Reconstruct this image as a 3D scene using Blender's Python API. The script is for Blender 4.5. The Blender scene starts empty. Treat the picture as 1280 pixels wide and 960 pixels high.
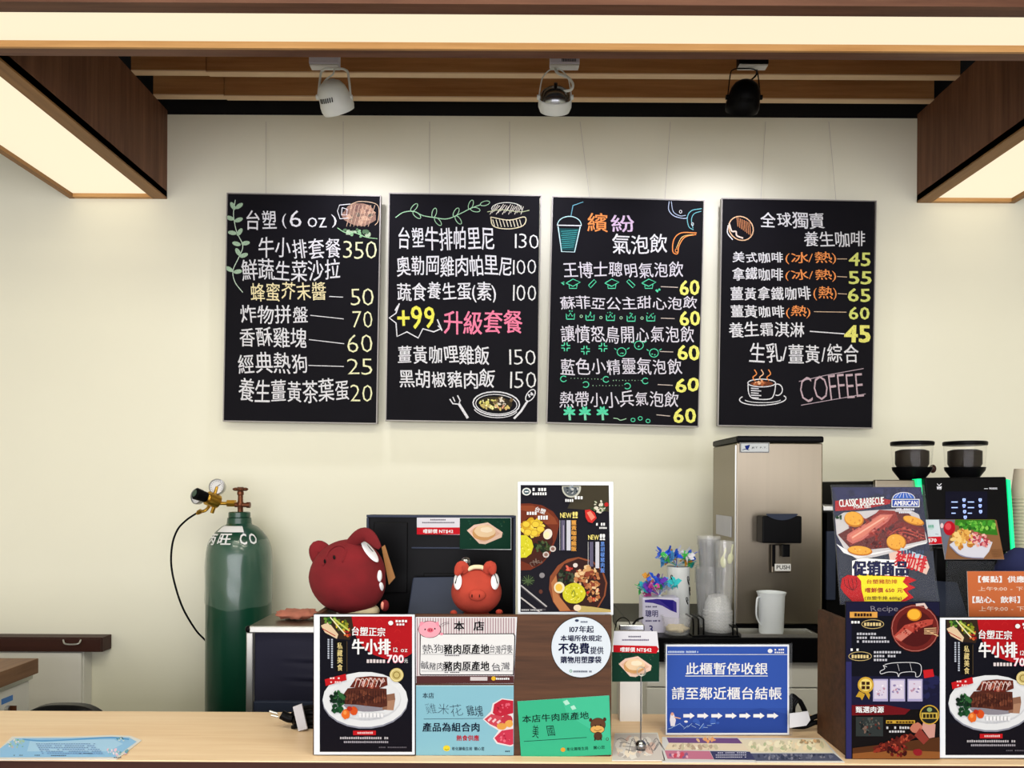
import bpy, math, random
from mathutils import Vector, Matrix
C = bpy.context.scene.collection
V = Vector
rnd = random.Random(7)

# ---------------------------------------------------------------- camera, world, lights, exposure
F = 960.0; HX = 640.0; HY = 608.0; EYE = 1.57; ROLL = math.radians(0.3)
cam = bpy.data.cameras.new('camera'); co = bpy.data.objects.new('camera', cam); C.objects.link(co)
cam.lens = 27.0; cam.sensor_width = 36.0; cam.shift_y = (HY-480)/1280.0; cam.clip_start = .05
_c, _s = math.cos(ROLL), math.sin(ROLL)
co.matrix_world = Matrix(((_c, -_s, 0, 0), (0, 0, -1, 0), (_s, _c, 0, EYE), (0, 0, 0, 1)))
bpy.context.scene.camera = co
vs = bpy.context.scene.view_settings
vs.view_transform = 'Standard'; vs.look = 'None'; vs.gamma = 1; vs.exposure = 0.0; vs.use_curve_mapping = False
w = bpy.data.worlds.new('world'); bpy.context.scene.world = w; w.use_nodes = True
w.node_tree.nodes['Background'].inputs[0].default_value = (1.0, .97, .93, 1)
w.node_tree.nodes['Background'].inputs[1].default_value = .75

def area(name, loc, sx, sy, power, col, rot=(0, 0, 0)):
    l = bpy.data.lights.new(name, 'AREA'); l.shape = 'RECTANGLE'; l.size = sx; l.size_y = sy; l.energy = power; l.color = col
    o = bpy.data.objects.new(name, l); C.objects.link(o); o.location = loc; o.rotation_euler = rot
    return o
# unseen ceiling lamps added as fill, behind and above the customer side
for i, (x, y) in enumerate([(-.75, .75), (.75, .75), (-.9, -.5), (.9, -.5), (0, -2.2)]):
    area('ceiling_fill_light', (x, y, 3.0), 1.2, .6, 20.5, (1.0, .955, .79))
# unseen cool fill light, added far behind the camera to brighten the wall
area('rear_fill_light', (0, -4.3, 1.42), 7.0, 2.6, 268, (.945, .93, 1.0), (math.radians(90), 0, 0))

def at(px, py, Y):
    xo, yo = px-HX, HY-py
    return V(((xo*_c - yo*_s)*Y/F, Y, EYE + (xo*_s + yo*_c)*Y/F))
def ray(px, py):
    xo, yo = px-HX, HY-py
    return V(((xo*_c - yo*_s)/F, 1, (xo*_s + yo*_c)/F))
EYEP = V((0, 0, EYE))
def lin(c):
    r = []
    for x in c[:3]:
        x /= 255.0
        r.append(x/12.92 if x <= .04045 else ((x+.055)/1.055)**2.4)
    return (*r, 1.0)

# ---------------------------------------------------------------- materials
def mat(name, col, rough=.5, metal=0, var=.06, scale=30, spec=.5, emit=None, estr=1, alpha=1, trans=0, stretch=(1, 1, 1), bump=0, coat=0, ior=1.45):
    m = bpy.data.materials.new(name); m.use_nodes = True; n = m.node_tree; b = n.nodes['Principled BSDF']
    tc = n.nodes.new('ShaderNodeTexCoord'); mp = n.nodes.new('ShaderNodeMapping'); nz = n.nodes.new('ShaderNodeTexNoise')
    mp.inputs['Scale'].default_value = stretch; nz.inputs['Scale'].default_value = scale; nz.inputs['Detail'].default_value = 4
    n.links.new(tc.outputs['Object'], mp.inputs[0]); n.links.new(mp.outputs[0], nz.inputs[0])
    cr = n.nodes.new('ShaderNodeMix'); cr.data_type = 'RGBA'
    c = lin(col)
    cr.inputs[6].default_value = (*[x*(1-var) for x in c[:3]], 1); cr.inputs[7].default_value = (*[min(1, x*(1+var)) for x in c[:3]], 1)
    n.links.new(nz.outputs[0], cr.inputs[0]); n.links.new(cr.outputs[2], b.inputs['Base Color'])
    b.inputs['Roughness'].default_value = rough; b.inputs['Metallic'].default_value = metal
    b.inputs['Specular IOR Level'].default_value = spec; b.inputs['Alpha'].default_value = alpha
    b.inputs['Transmission Weight'].default_value = trans; b.inputs['IOR'].default_value = ior; b.inputs['Coat Weight'].default_value = coat
    if emit: b.inputs['Emission Color'].default_value = lin(emit); b.inputs['Emission Strength'].default_value = estr
    if bump:
        bp = n.nodes.new('ShaderNodeBump'); bp.inputs['Strength'].default_value = bump; bp.inputs['Distance'].default_value = .002
        n.links.new(nz.outputs[0], bp.inputs['Height']); n.links.new(bp.outputs[0], b.inputs['Normal'])
    return m
def wood(name, dark, light, axis, scale=6, rough=.5, contrast=(.3, .7), fine=1.0):
    m = bpy.data.materials.new(name); m.use_nodes = True; n = m.node_tree; b = n.nodes['Principled BSDF']
    tc = n.nodes.new('ShaderNodeTexCoord'); mp = n.nodes.new('ShaderNodeMapping')
    st = [14.0, 14.0, 14.0]; st[axis] = .7
    mp.inputs['Scale'].default_value = st
    a = n.nodes.new('ShaderNodeTexNoise'); a.inputs['Scale'].default_value = scale; a.inputs['Detail'].default_value = 8; a.inputs['Roughness'].default_value = .65
    mp2 = n.nodes.new('ShaderNodeMapping'); st2 = [2.2, 2.2, 2.2]; st2[axis] = .35; mp2.inputs['Scale'].default_value = st2
    a2 = n.nodes.new('ShaderNodeTexNoise'); a2.inputs['Scale'].default_value = 3; a2.inputs['Detail'].default_value = 3; a2.inputs['Distortion'].default_value = 1.2
    mx = n.nodes.new('ShaderNodeMix'); mx.data_type = 'FLOAT'; mx.inputs[0].default_value = .45
    cr = n.nodes.new('ShaderNodeValToRGB'); cr.color_ramp.elements[0].position = contrast[0]; cr.color_ramp.elements[1].position = contrast[1]
    cr.color_ramp.elements[0].color = lin(dark); cr.color_ramp.elements[1].color = lin(light)
    L = n.links.new
    L(tc.outputs['Object'], mp.inputs[0]); L(mp.outputs[0], a.inputs[0]); L(tc.outputs['Object'], mp2.inputs[0]); L(mp2.outputs[0], a2.inputs[0])
    L(a.outputs[0], mx.inputs[2]); L(a2.outputs[0], mx.inputs[3]); L(mx.outputs[0], cr.inputs[0]); L(cr.outputs[0], b.inputs['Base Color'])
    bp = n.nodes.new('ShaderNodeBump'); bp.inputs['Strength'].default_value = .15; bp.inputs['Distance'].default_value = .001
    L(a.outputs[0], bp.inputs['Height']); L(bp.outputs[0], b.inputs['Normal']); b.inputs['Roughness'].default_value = rough; b.inputs['Specular IOR Level'].default_value = .2
    return m
def printmat(name, rough, emit=0):
    m = bpy.data.materials.new(name); m.use_nodes = True; n = m.node_tree; b = n.nodes['Principled BSDF']
    at_ = n.nodes.new('ShaderNodeAttribute'); at_.attribute_name = 'ink'
    n.links.new(at_.outputs['Color'], b.inputs['Base Color']); b.inputs['Roughness'].default_value = rough; b.inputs['Specular IOR Level'].default_value = .06
    if emit:
        n.links.new(at_.outputs['Color'], b.inputs['Emission Color']); b.inputs['Emission Strength'].default_value = emit
    return m
def chalkmat():
    m = printmat('chalk', .95); n = m.node_tree; b = n.nodes['Principled BSDF']; a = [x for x in n.nodes if x.type == 'ATTRIBUTE'][0]
    nz = n.nodes.new('ShaderNodeTexNoise'); nz.inputs['Scale'].default_value = 420; nz.inputs['Detail'].default_value = 2
    tc = n.nodes.new('ShaderNodeTexCoord'); n.links.new(tc.outputs['Object'], nz.inputs[0])
    mr = n.nodes.new('ShaderNodeMapRange'); mr.inputs[1].default_value = .3; mr.inputs[2].default_value = .55; mr.inputs[3].default_value = .55; mr.inputs[4].default_value = 1
    mx = n.nodes.new('ShaderNodeMix'); mx.data_type = 'RGBA'; mx.blend_type = 'MULTIPLY'; mx.inputs[0].default_value = 1
    n.links.new(nz.outputs[0], mr.inputs[0]); n.links.new(a.outputs['Color'], mx.inputs[6]); n.links.new(mr.outputs[0], mx.inputs[7])
    n.links.new(mx.outputs[2], b.inputs['Base Color'])
    return m
INK = printmat('printed_ink', .55); GLOSSINK = printmat('glossy_print', .5); CHALK = chalkmat(); LCD = printmat('lit_display', .4, 1.2)
M = dict(
    wall=mat('cream_wall_paint', (236, 234, 214), .85, var=.035, scale=1.6, bump=.05),
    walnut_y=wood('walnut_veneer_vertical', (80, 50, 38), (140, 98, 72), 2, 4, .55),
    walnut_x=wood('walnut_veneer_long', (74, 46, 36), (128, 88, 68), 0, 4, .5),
    panelwood=wood('brown_display_wood', (46, 28, 18), (96, 62, 40), 0, 5, .55),
    slat=wood('slat_wood', (150, 100, 58), (206, 152, 100), 0, 4, .6),
    slat_edge=wood('pale_slat_edge', (226, 192, 154), (246, 220, 186), 0, 4, .6),
    oak=wood('light_oak', (222, 184, 142), (246, 220, 186), 0, 4, .42),
    oak_rim=wood('oak_rim', (170, 122, 70), (214, 168, 112), 0, 4, .5),  # rim wood painted brighter where the diffuser's light falls on it
    brown_rim_y=wood('brown_rim_side', (112, 78, 44), (160, 118, 72), 1, 4, .5),  # mid-brown rim wood, paler than the box panels
    black=mat('black_plastic', (10, 10, 12), .35, spec=.08), void=mat('black_void_paint', (5, 5, 7), .9),
    blackmatte=mat('black_matte', (9, 9, 10), .5, spec=.06), darkwood=wood('dark_brown_laminate', (44, 22, 16), (66, 34, 26), 0, 4, .45),
    diffuser=mat('warm_diffuser', (70, 66, 56), .6, emit=(255, 239, 206), estr=1.0, var=.01),
    white=mat('white_plastic', (218, 218, 218), .4, var=.02), whitemetal=mat('white_lamp_paint', (236, 240, 238), .35, var=.02),
    lilac=mat('pale_adapter_plastic', (206, 204, 222), .45, var=.02), chrome=mat('dark_chrome', (150, 152, 155), .22, 1, var=.1),
    steel=mat('brushed_steel', (136, 127, 112), .34, 1, var=.05, scale=60, stretch=(1, 1, .02)),
    alu=mat('aluminium', (196, 196, 192), .35, .85, var=.03), wire=mat('thin_steel_wire', (196, 190, 186), .5, 0),
    green=mat('green_cylinder_paint', (10, 62, 44), .3, var=.12, scale=8, coat=.3), brass=mat('brass', (196, 152, 58), .28, .9, var=.1),
    copper=mat('aged_copper', (110, 66, 44), .4, .8, var=.2), board=mat('chalkboard_black', (15, 14, 20), .7, spec=.12, var=.25, scale=6),
    boardframe=mat('board_edge_grey', (150, 146, 142), .5, .3), navy=mat('dark_navy_panel', (36, 36, 52), .6, spec=.15), bluegrey=mat('blue_grey_plastic', (44, 51, 70), .5, spec=.2, var=.04),
    red=mat('dark_red_plush', (106, 14, 22), .95, var=.45, scale=22, bump=.6), coral=mat('coral_plush', (166, 58, 42), .95, var=.25, scale=26, bump=.6),
    pink=mat('pink_felt', (232, 150, 130), .9), cream=mat('cream_felt', (220, 205, 170), .9), gold=mat('brown_gold_tag', (150, 100, 40), .5),
    eye=mat('white_felt', (236, 236, 240), .8, var=.02), paper=mat('white_paper', (222, 222, 222), .7, var=.015), gloss=mat('white_card_border', (206, 210, 218), .4, var=.01),
    cabinet=mat('white_cabinet_laminate', (226, 224, 218), .5, var=.015), floor=mat('grey_floor_tile', (150, 145, 138), .5),
    leather=mat('black_leather', (14, 14, 16), .35, spec=.2, bump=.3), beans=mat('roasted_beans', (26, 17, 12), .6, var=.6, spec=.2, scale=120),
    glow=mat('green_light_strip', (20, 220, 130), .4, emit=(0, 226, 130), estr=1.15), kraft=mat('paper_cup_stock', (216, 200, 182), .7), navycloth=mat('navy_cloth', (24, 30, 74), .9, bump=.4),
    jug=mat('frosted_jug', (226, 232, 238), .4, var=.02), tin=mat('lilac_tin_label', (206, 204, 230), .4, var=.02), meat=mat('reddish_brown_cloth', (176, 108, 88), .85, var=.3, scale=40, bump=.5),
    spoon=mat('pale_yellow_plastic', (226, 228, 176), .4), tag=mat('white_wrap_label', (190, 190, 196), .6), jar=mat('white_ceramic_print', (226, 230, 232), .35, var=.02))
def clearmat(name, col, a, rough=.08, edge=.5, g0=.035):
    m = bpy.data.materials.new(name); m.use_nodes = True; n = m.node_tree; n.nodes.clear(); N = n.nodes.new; L = n.links.new
    o = N('ShaderNodeOutputMaterial'); t = N('ShaderNodeBsdfTransparent'); g = N('ShaderNodeBsdfGlossy'); d = N('ShaderNodeBsdfDiffuse'); x = N('ShaderNodeMixShader'); y = N('ShaderNodeMixShader')
    lw = N('ShaderNodeLayerWeight'); pw = N('ShaderNodeMath'); pw.operation = 'POWER'; pw.inputs[1].default_value = 3; mu = N('ShaderNodeMath'); mu.operation = 'MULTIPLY_ADD'; mu.inputs[1].default_value = edge; mu.inputs[2].default_value = g0
    nz = N('ShaderNodeTexNoise'); nz.inputs['Scale'].default_value = 25; mr = N('ShaderNodeMapRange'); mr.inputs[3].default_value = a*.5; mr.inputs[4].default_value = a*1.5
    L(nz.outputs[0], mr.inputs[0]); g.inputs['Roughness'].default_value = rough; d.inputs['Color'].default_value = lin(col)
    L(lw.outputs['Facing'], pw.inputs[0]); L(pw.outputs[0], mu.inputs[0]); L(mu.outputs[0], x.inputs[0]); L(t.outputs[0], x.inputs[1]); L(g.outputs[0], x.inputs[2])
    L(mr.outputs[0], y.inputs[0]); L(x.outputs[0], y.inputs[1]); L(d.outputs[0], y.inputs[2]); L(y.outputs[0], o.inputs[0])
    return m
M['clear'] = clearmat('clear_plastic', (246, 248, 252), .11); M['bag'] = clearmat('crinkled_clear_lid', (246, 248, 252), .3, .15); M['film'] = clearmat('clear_film', (150, 190, 170), .10, .15, .7)
M['acrylic'] = clearmat('clear_acrylic', (225, 232, 245), .02, .02, .25, .006); M['hopper'] = clearmat('hopper_glass', (200, 190, 175), .008, .05, .2, .008)

# ---------------------------------------------------------------- object helpers
BASE = {}
def tag(o, label=None, cat=None, group=None, kind=None):
    if label: o['label'] = label
    if cat: o['category'] = cat
    if group: o['group'] = group
    if kind: o['kind'] = kind
    return o
def empty(name, loc, label=None, cat=None, group=None):
    o = bpy.data.objects.new(name, None); C.objects.link(o); o.location = loc; o.empty_display_size = .05
    BASE[o] = V(loc); return tag(o, label, cat, group)
class MB:
    def __init__(s): s.v = []; s.f = []
    def add(s, vs_, fs):
        b = len(s.v); s.v += [V(p) for p in vs_]; s.f += [[i+b for i in f] for f in fs]; return s
    def box(s, x0, x1, y0, y1, z0, z1):
        p = [(x, y, z) for z in (z0, z1) for y in (y0, y1) for x in (x0, x1)]
        return s.add(p, [(0, 2, 3, 1), (4, 5, 7, 6), (0, 1, 5, 4), (2, 6, 7, 3), (0, 4, 6, 2), (1, 3, 7, 5)])
    def lathe(s, prof, c=(0, 0, 0), n=32, mtx=None, caps=True, ax=None):
        vs_ = []; fs = []
        for (r, z) in prof:
            for k in range(n):
                a = 2*math.pi*k/n; vs_.append(V((r*math.cos(a), r*math.sin(a), z)))
        for i in range(len(prof)-1):
            for k in range(n):
                k2 = (k+1) % n; fs.append((i*n+k, i*n+k2, (i+1)*n+k2, (i+1)*n+k))
        if caps: fs.append(tuple(range(n-1, -1, -1))); fs.append(tuple((len(prof)-1)*n+k for k in range(n)))
        if ax is not None:
            mtx = V(ax).normalized().to_track_quat('Z', 'Y').to_matrix()
        c = V(c); vs_ = [(mtx @ p if mtx else p)+c for p in vs_]
        return s.add(vs_, fs)
    def cyl(s, a, b, r, n=16, r2=None):
        a, b = V(a), V(b); L = (b-a).length
        return s.lathe([(r, 0), (r if r2 is None else r2, L)], a, n, ax=b-a)
    def ball(s, c, r, n=20, m=12, mtx=None, fn=None):
        rx, ry, rz = r if hasattr(r, '__len__') else (r, r, r)
        vs_ = [V((0, 0, -1))]; 
        for i in range(1, m):
            t = math.pi*i/m
            for k in range(n): a = 2*math.pi*k/n; vs_.append(V((math.sin(t)*math.cos(a), math.sin(t)*math.sin(a), -math.cos(t))))
        vs_.append(V((0, 0, 1))); fs = []
        for k in range(n): fs.append((0, 1+(k+1) % n, 1+k)); fs.append((len(vs_)-1, 1+(m-2)*n+k, 1+(m-2)*n+(k+1) % n))
        for i in range(m-2):
            for k in range(n): k2 = (k+1) % n; fs.append((1+i*n+k, 1+i*n+k2, 1+(i+1)*n+k2, 1+(i+1)*n+k))
        if fn: vs_ = [fn(p) for p in vs_]
        vs_ = [V((p.x*rx, p.y*ry, p.z*rz)) for p in vs_]
        if mtx: vs_ = [mtx @ p for p in vs_]
        return s.add([p+V(c) for p in vs_], fs)
    def tube(s, pts, r, n=8):
        pts = smooth([V(p) for p in pts]); prev = None; b = len(s.v)
        for i, p in enumerate(pts):
            d = (pts[min(i+1, len(pts)-1)]-pts[max(i-1, 0)]).normalized()
            u = d.orthogonal().normalized() if prev is None else (prev-d*prev.dot(d)).normalized(); prev = u; w_ = d.cross(u)
            for k in range(n): a = 2*math.pi*k/n; s.v.append(p+(u*math.cos(a)+w_*math.sin(a))*r)
        for i in range(len(pts)-1):
            for k in range(n): k2 = (k+1) % n; s.f.append([b+i*n+k, b+i*n+k2, b+(i+1)*n+k2, b+(i+1)*n+k])
        s.f.append([b+k for k in range(n-1, -1, -1)]); s.f.append([b+(len(pts)-1)*n+k for k in range(n)])
        return s
    def prism(s, poly, y0, y1):           # poly of (x,z) extruded in y
        n = len(poly); vs_ = [(x, y0, z) for x, z in poly]+[(x, y1, z) for x, z in poly]
        return s.add(vs_, [tuple(range(n)), tuple(range(2*n-1, n-1, -1))]+[(i, i+n, (i+1) % n+n, (i+1) % n) for i in range(n)])
    def build(s, name, m, parent=None, loc=None, smooth=False, bev=0, local=False, **kw):
        base = V((0, 0, 0)) if local else (V(loc) if loc is not None else (wbase(parent) if parent else V((0, 0, 0))))
        me = bpy.data.meshes.new(name); me.from_pydata([p-base for p in s.v], [], s.f); me.validate(); me.update()
        me.materials.append(m)
        fix_normals(me)
        if smooth:
            for p in me.polygons: p.use_smooth = True
            if smooth != 'all': me.set_sharp_from_angle(angle=math.radians(40))
        o = bpy.data.objects.new(name, me); C.objects.link(o)
        if parent: o.parent = parent
        if parent: BASE[o] = base if not local else V((0, 0, 0))
        else: o.location = base; BASE[o] = base
        if bev:
            b = o.modifiers.new('bevel', 'BEVEL'); b.width = bev; b.segments = 2; b.limit_method = 'ANGLE'; b.angle_limit = .6
        return tag(o, **kw)
def wbase(o): return BASE.get(o, V((0, 0, 0)))
import bmesh
def fix_normals(me):
    bm = bmesh.new(); bm.from_mesh(me); bmesh.ops.recalc_face_normals(bm, faces=bm.faces); bm.to_mesh(me); bm.free()
def smooth(pts, n=6):
    if len(pts) < 3: return pts
    out = []; P = [pts[0]*2-pts[1]]+pts+[pts[-1]*2-pts[-2]]
    for i in range(1, len(P)-2):
        for k in range(n):
            t = k/n; a, b, c, d = P[i-1], P[i], P[i+1], P[i+2]
            out.append(.5*((2*b)+(c-a)*t+(2*a-5*b+4*c-d)*t*t+(-a+3*b-3*c+d)*t**3))
    out.append(pts[-1]); return out
def copy_tree(o, parent=None):
    c = o.copy(); C.objects.link(c); c.parent = parent; BASE[c] = wbase(o)
    for ch in list(o.children): copy_tree(ch, c)
    return c

# ---------------------------------------------------------------- glyphs and flat sheets
_gc = bpy.data.curves.new('glyph', 'FONT'); _gc.resolution_u = 2; _go = bpy.data.objects.new('glyph', _gc); _G = {}
def glyph(ch, wt):
    k = (ch, round(wt, 3))
    if k not in _G:
        _gc.body = ch; _gc.offset = wt
        me = _go.to_mesh(); _G[k] = ([(v.co.x, v.co.y) for v in me.vertices], [tuple(p.vertices) for p in me.polygons]); _go.to_mesh_clear()
    return _G[k]
class Sheet:
    """a flat printed sheet; u to the right, v up, given by a point and two axes; photo pixels are measured onto its plane"""
    def __init__(s, org, roll=0.0, lean=0.0, yaw=0.0, axes=None, O=(0, 0, 1), ink=None, step=1e-5):
        s.org = V(org); s.O = O; s.dens = 1.0 if ink in (CHALK, LCD) else .76; s.ink = ink or INK; s.step = step
        if axes: s.u, s.v = V(axes[0]), V(axes[1])
        else:
            R = Matrix.Rotation(math.radians(yaw), 3, 'Z') @ Matrix.Rotation(-math.radians(lean), 3, 'X') @ Matrix.Rotation(math.radians(roll)-ROLL, 3, 'Y')
            s.u, s.v = R @ V((1, 0, 0)), R @ V((0, 0, 1))
        s.n = s.u.cross(s.v)                      # toward the viewer
        s.parts = {}; s.layer = 1; s.cur = 'print'; s.jit = 0; s.r = random.Random(3)
    def uv(s, x, y):
        px, py = s.O[0]+x/s.O[2], s.O[1]+y/s.O[2]
        d = ray(px, py); t = (s.org-EYEP).dot(s.n)/d.dot(s.n); p = EYEP+d*t-s.org
        return (p.dot(s.u), p.dot(s.v))
    def part(s, name): s.cur = name; return s
    def raw(s, uvs, fs, col):
        vs_, ff, cc = s.parts.setdefault(s.cur, ([], [], [])); b = len(vs_); h = .0002+s.layer*s.step
        vs_ += [(u, -h, v) for u, v in uvs]
        for f in fs: ff.append([i+b for i in f]); cc.append(tuple(x**(1.0 if s.ink in (CHALK, LCD) else 1.18)*s.dens for x in lin(col)[:3])+(1,))
        s.layer += 1
    def poly(s, pts, col): s.raw([s.uv(*p) for p in pts], [list(range(len(pts)))], col); return s
    def rect(s, x0, y0, x1, y1, col): return s.poly([(x0, y0), (x1, y0), (x1, y1), (x0, y1)], col)
    def ell(s, cx, cy, rx, ry, col, ang=0, n=22, a0=0, a1=360):
        c, q = math.cos(math.radians(ang)), math.sin(math.radians(ang)); P = []
        for k in range(n):
            t = math.radians(a0+(a1-a0)*k/(n if a1-a0 == 360 else n-1)); x, y = rx*math.cos(t), ry*math.sin(t); P.append((cx+x*c-y*q, cy+x*q+y*c))
        return s.poly(P, col)
    def blob(s, cx, cy, rx, ry, col, amp=.25, ang=0, n=14):
        c, q = math.cos(math.radians(ang)), math.sin(math.radians(ang)); P = []
        for k in range(n):
            t = 2*math.pi*k/n; m = 1+s.r.uniform(-amp, amp*.6); x, y = rx*m*math.cos(t), ry*m*math.sin(t); P.append((cx+x*c-y*q, cy+x*q+y*c))
        return s.poly(P, col)
    def spots(s, cx, cy, rx, ry, n, sz, cols, ang=0, clip=None):
        c, q = math.cos(math.radians(ang)), math.sin(math.radians(ang))
        for i in range(n):
            a = s.r.uniform(0, 6.28); d = math.sqrt(s.r.random()); x, y = rx*d*math.cos(a), ry*d*math.sin(a)
            X, Y = cx+x*c-y*q, cy+x*q+y*c; z = s.r.uniform(*sz)
            if clip: X = min(max(X, clip[0]+z), clip[2]-z); Y = min(max(Y, clip[1]+z), clip[3]-z)
            s.blob(X, Y, z, z*s.r.uniform(.5, 1), s.r.choice(cols), .3, s.r.uniform(0, 180), 8)
        return s
    def line(s, pts, wd, col, curve=False, closed=False):
        P = [V((*p, 0)) for p in pts]
        if closed: P.append(P[0].copy())
        if curve: P = smooth(P, 5)
        uvs = []; fs = []; L = len(P)
        for i, p in enumerate(P):
            d = P[min(i+1, L-1)]-P[max(i-1, 0)]
            if d.length < 1e-6: d = V((1, 0, 0))
            d.normalize(); nrm = V((-d.y, d.x, 0))*wd/2
            uvs += [s.uv(p.x+nrm.x, p.y+nrm.y), s.uv(p.x-nrm.x, p.y-nrm.y)]
        for i in range(L-1): fs.append([2*i, 2*i+1, 2*i+3, 2*i+2])
        s.raw(uvs, fs, col); return s
    def ring(s, cx, cy, rx, ry, wd, col, ang=0, a0=0, a1=360, n=22):
        c, q = math.cos(math.radians(ang)), math.sin(math.radians(ang)); P = []
        for k in range(n+1):
            t = math.radians(a0+(a1-a0)*k/n); x, y = rx*math.cos(t), ry*math.sin(t); P.append((cx+x*c-y*q, cy+x*q+y*c))
        return s.line(P, wd, col)
    def dashes(s, x0, y0, x1, y1, col, n=10):       # print too small to read
        st = (x1-x0)/n
        for i in range(n):
            if s.r.random() < .9: s.rect(x0+i*st, y0+s.r.uniform(0, .15)*(y1-y0), x0+(i+.72)*st, y1, col)
        return s
    def text(s, t, box, col, wt=0.0, rot=0, hand=0, vert=False, lift=0):
        X0, Y0, X1, Y1 = box; pts = []; fs = []; pen = 0.0
        for ch in t:
            cjk = ord(ch) > 0x2e00
            if ch == ' ': pen += .35; continue
            thin = -.014 if (s.ink is CHALK and not cjk and wt < .009) else (wt if wt < 0 else 0)
            g, gf = glyph(ch, thin)
            if not g: pen += 1; continue
            xs = [p[0] for p in g]; xa, xb = min(xs), max(xs)
            a, sh, sc, dy = (s.r.uniform(-5, 5)*hand, s.r.uniform(-.12, .06)*hand, 1+s.r.uniform(-.08, .08)*hand, s.r.uniform(-.05, .05)*hand) if hand else (0, 0, 1, 0)
            ca, sa = math.cos(math.radians(a)), math.sin(math.radians(a)); b = len(pts)
            for (x, y) in g:
                x, y = x-.5, y-.38; x, y = x+y*sh, y; x, y = (x*ca-y*sa)*sc, (x*sa+y*ca)*sc
                if vert: pts.append((x, y-pen))
                elif cjk: pts.append((x+.5+pen, y+dy))
                else: pts.append((x+.5-xa+pen, y+dy))
            fs += [[i+b for i in f] for f in gf]
            pen += 1.02 if (cjk or vert) else (xb-xa+.09)
        if not pts: return s
        a0, a1 = min(p[0] for p in pts), max(p[0] for p in pts); b0, b1 = min(p[1] for p in pts), max(p[1] for p in pts)
        cx, cy = (X0+X1)/2, (Y0+Y1)/2; c, q = math.cos(math.radians(rot)), math.sin(math.radians(rot)); uvs = []
        for (x, y) in pts:
            X = X0+(x-a0)/(a1-a0)*(X1-X0)-cx; Y = Y1-(y-b0)/(b1-b0)*(Y1-Y0)-cy
            uvs.append(s.uv(cx+X*c-Y*q, cy+X*q+Y*c))
        if wt > .006:                              # heavier stroke: the same glyph shifted a little each way
            k_ = (X1-X0)/(a1-a0)/s.O[2]*abs((s.uv(0, 0)[0]-s.uv(s.O[2], 0)[0]))*wt*.8
            for dx, dy in ((1, .6), (-1, .6), (-1, -.6), (1, -.6)) + (((0, 0),) if wt > .04 else ()):
                s.raw([(u+dx*k_, v+dy*k_) for u, v in uvs], fs, col)
        else: s.raw(uvs, fs, col)
        return s
    def place(s, root):
        root.rotation_mode = 'QUATERNION'
        root.matrix_world = Matrix.Translation(s.org) @ Matrix((s.u, -s.n, s.v)).transposed().to_4x4()
        BASE[root] = V((0, 0, 0))
    def slab(s, name, m, parent, quad, y0, y1, bev=0, **kw):   # solid of the sheet's outline between local depths y0..y1 (y grows away from viewer)
        mb = MB(); mb.prism([s.uv(*p) for p in quad], y0, y1); o = mb.build(name, m, parent, local=True, bev=bev, **kw); return o
    def finish(s, parent, skip=()):
        for nm, (vs_, ff, cc) in s.parts.items():
            me = bpy.data.meshes.new(nm); me.from_pydata(vs_, [], ff); me.materials.append(s.ink)
            a = me.color_attributes.new('ink', 'FLOAT_COLOR', 'CORNER'); i = 0; buf = []
            for f, c in zip(ff, cc): buf += list(c)*len(f)
            a.data.foreach_set('color', buf)
            o = bpy.data.objects.new(nm.split('#')[0], me); C.objects.link(o); o.parent = parent
def Q(x0, y0, x1, y1): return [(x0, y1), (x1, y1), (x1, y0), (x0, y0)]

# ================================================================ STRUCTURE
WY = 3.04; ZC = 1.0
tag(MB().box(-3.6, 3.6, WY, WY+.1, 0, 3.035).build('wall_back', M['wall']), kind='structure')
wb = bpy.data.objects['wall_back']
MB().box(-3.6, 3.6, WY, WY+.1, 3.035, 3.4).build('upper_band', M['void'], wb)
tag(MB().box(-3.7, 3.7, -4.5, WY+.1, -.1, 0).build('floor', M['floor']), kind='structure')
tag(MB().box(-3.7, -3.6, -4.5, WY+.1, 0, 3.4).build('wall_left', M['wall']), kind='structure')
tag(MB().box(3.6, 3.7, -4.5, WY+.1, 0, 3.4).build('wall_right', M['wall']), kind='structure')
ceil = tag(MB().box(-3.7, 3.7, -4.5, WY+.1, 3.4, 3.5).build('ceiling', M['void']), kind='structure')
ZS = 3.046; XL, XR = -1.371, 1.596
for yy in (2.41, 2.58, 2.746, 2.916):
    for (x0, x1, dz) in ((XL+.001, -1.103, .003), (-1.1, XR-.001, 0)):
        sl = MB().box(x0, x1, yy, yy+.032, ZS+dz+.004, ZS+.13).build('slat', M['slat'], ceil)
        MB().box(x0, x1, yy, yy+.032, ZS+dz, ZS+dz+.004).build('slat_edge', M['slat_edge'], sl)

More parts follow.
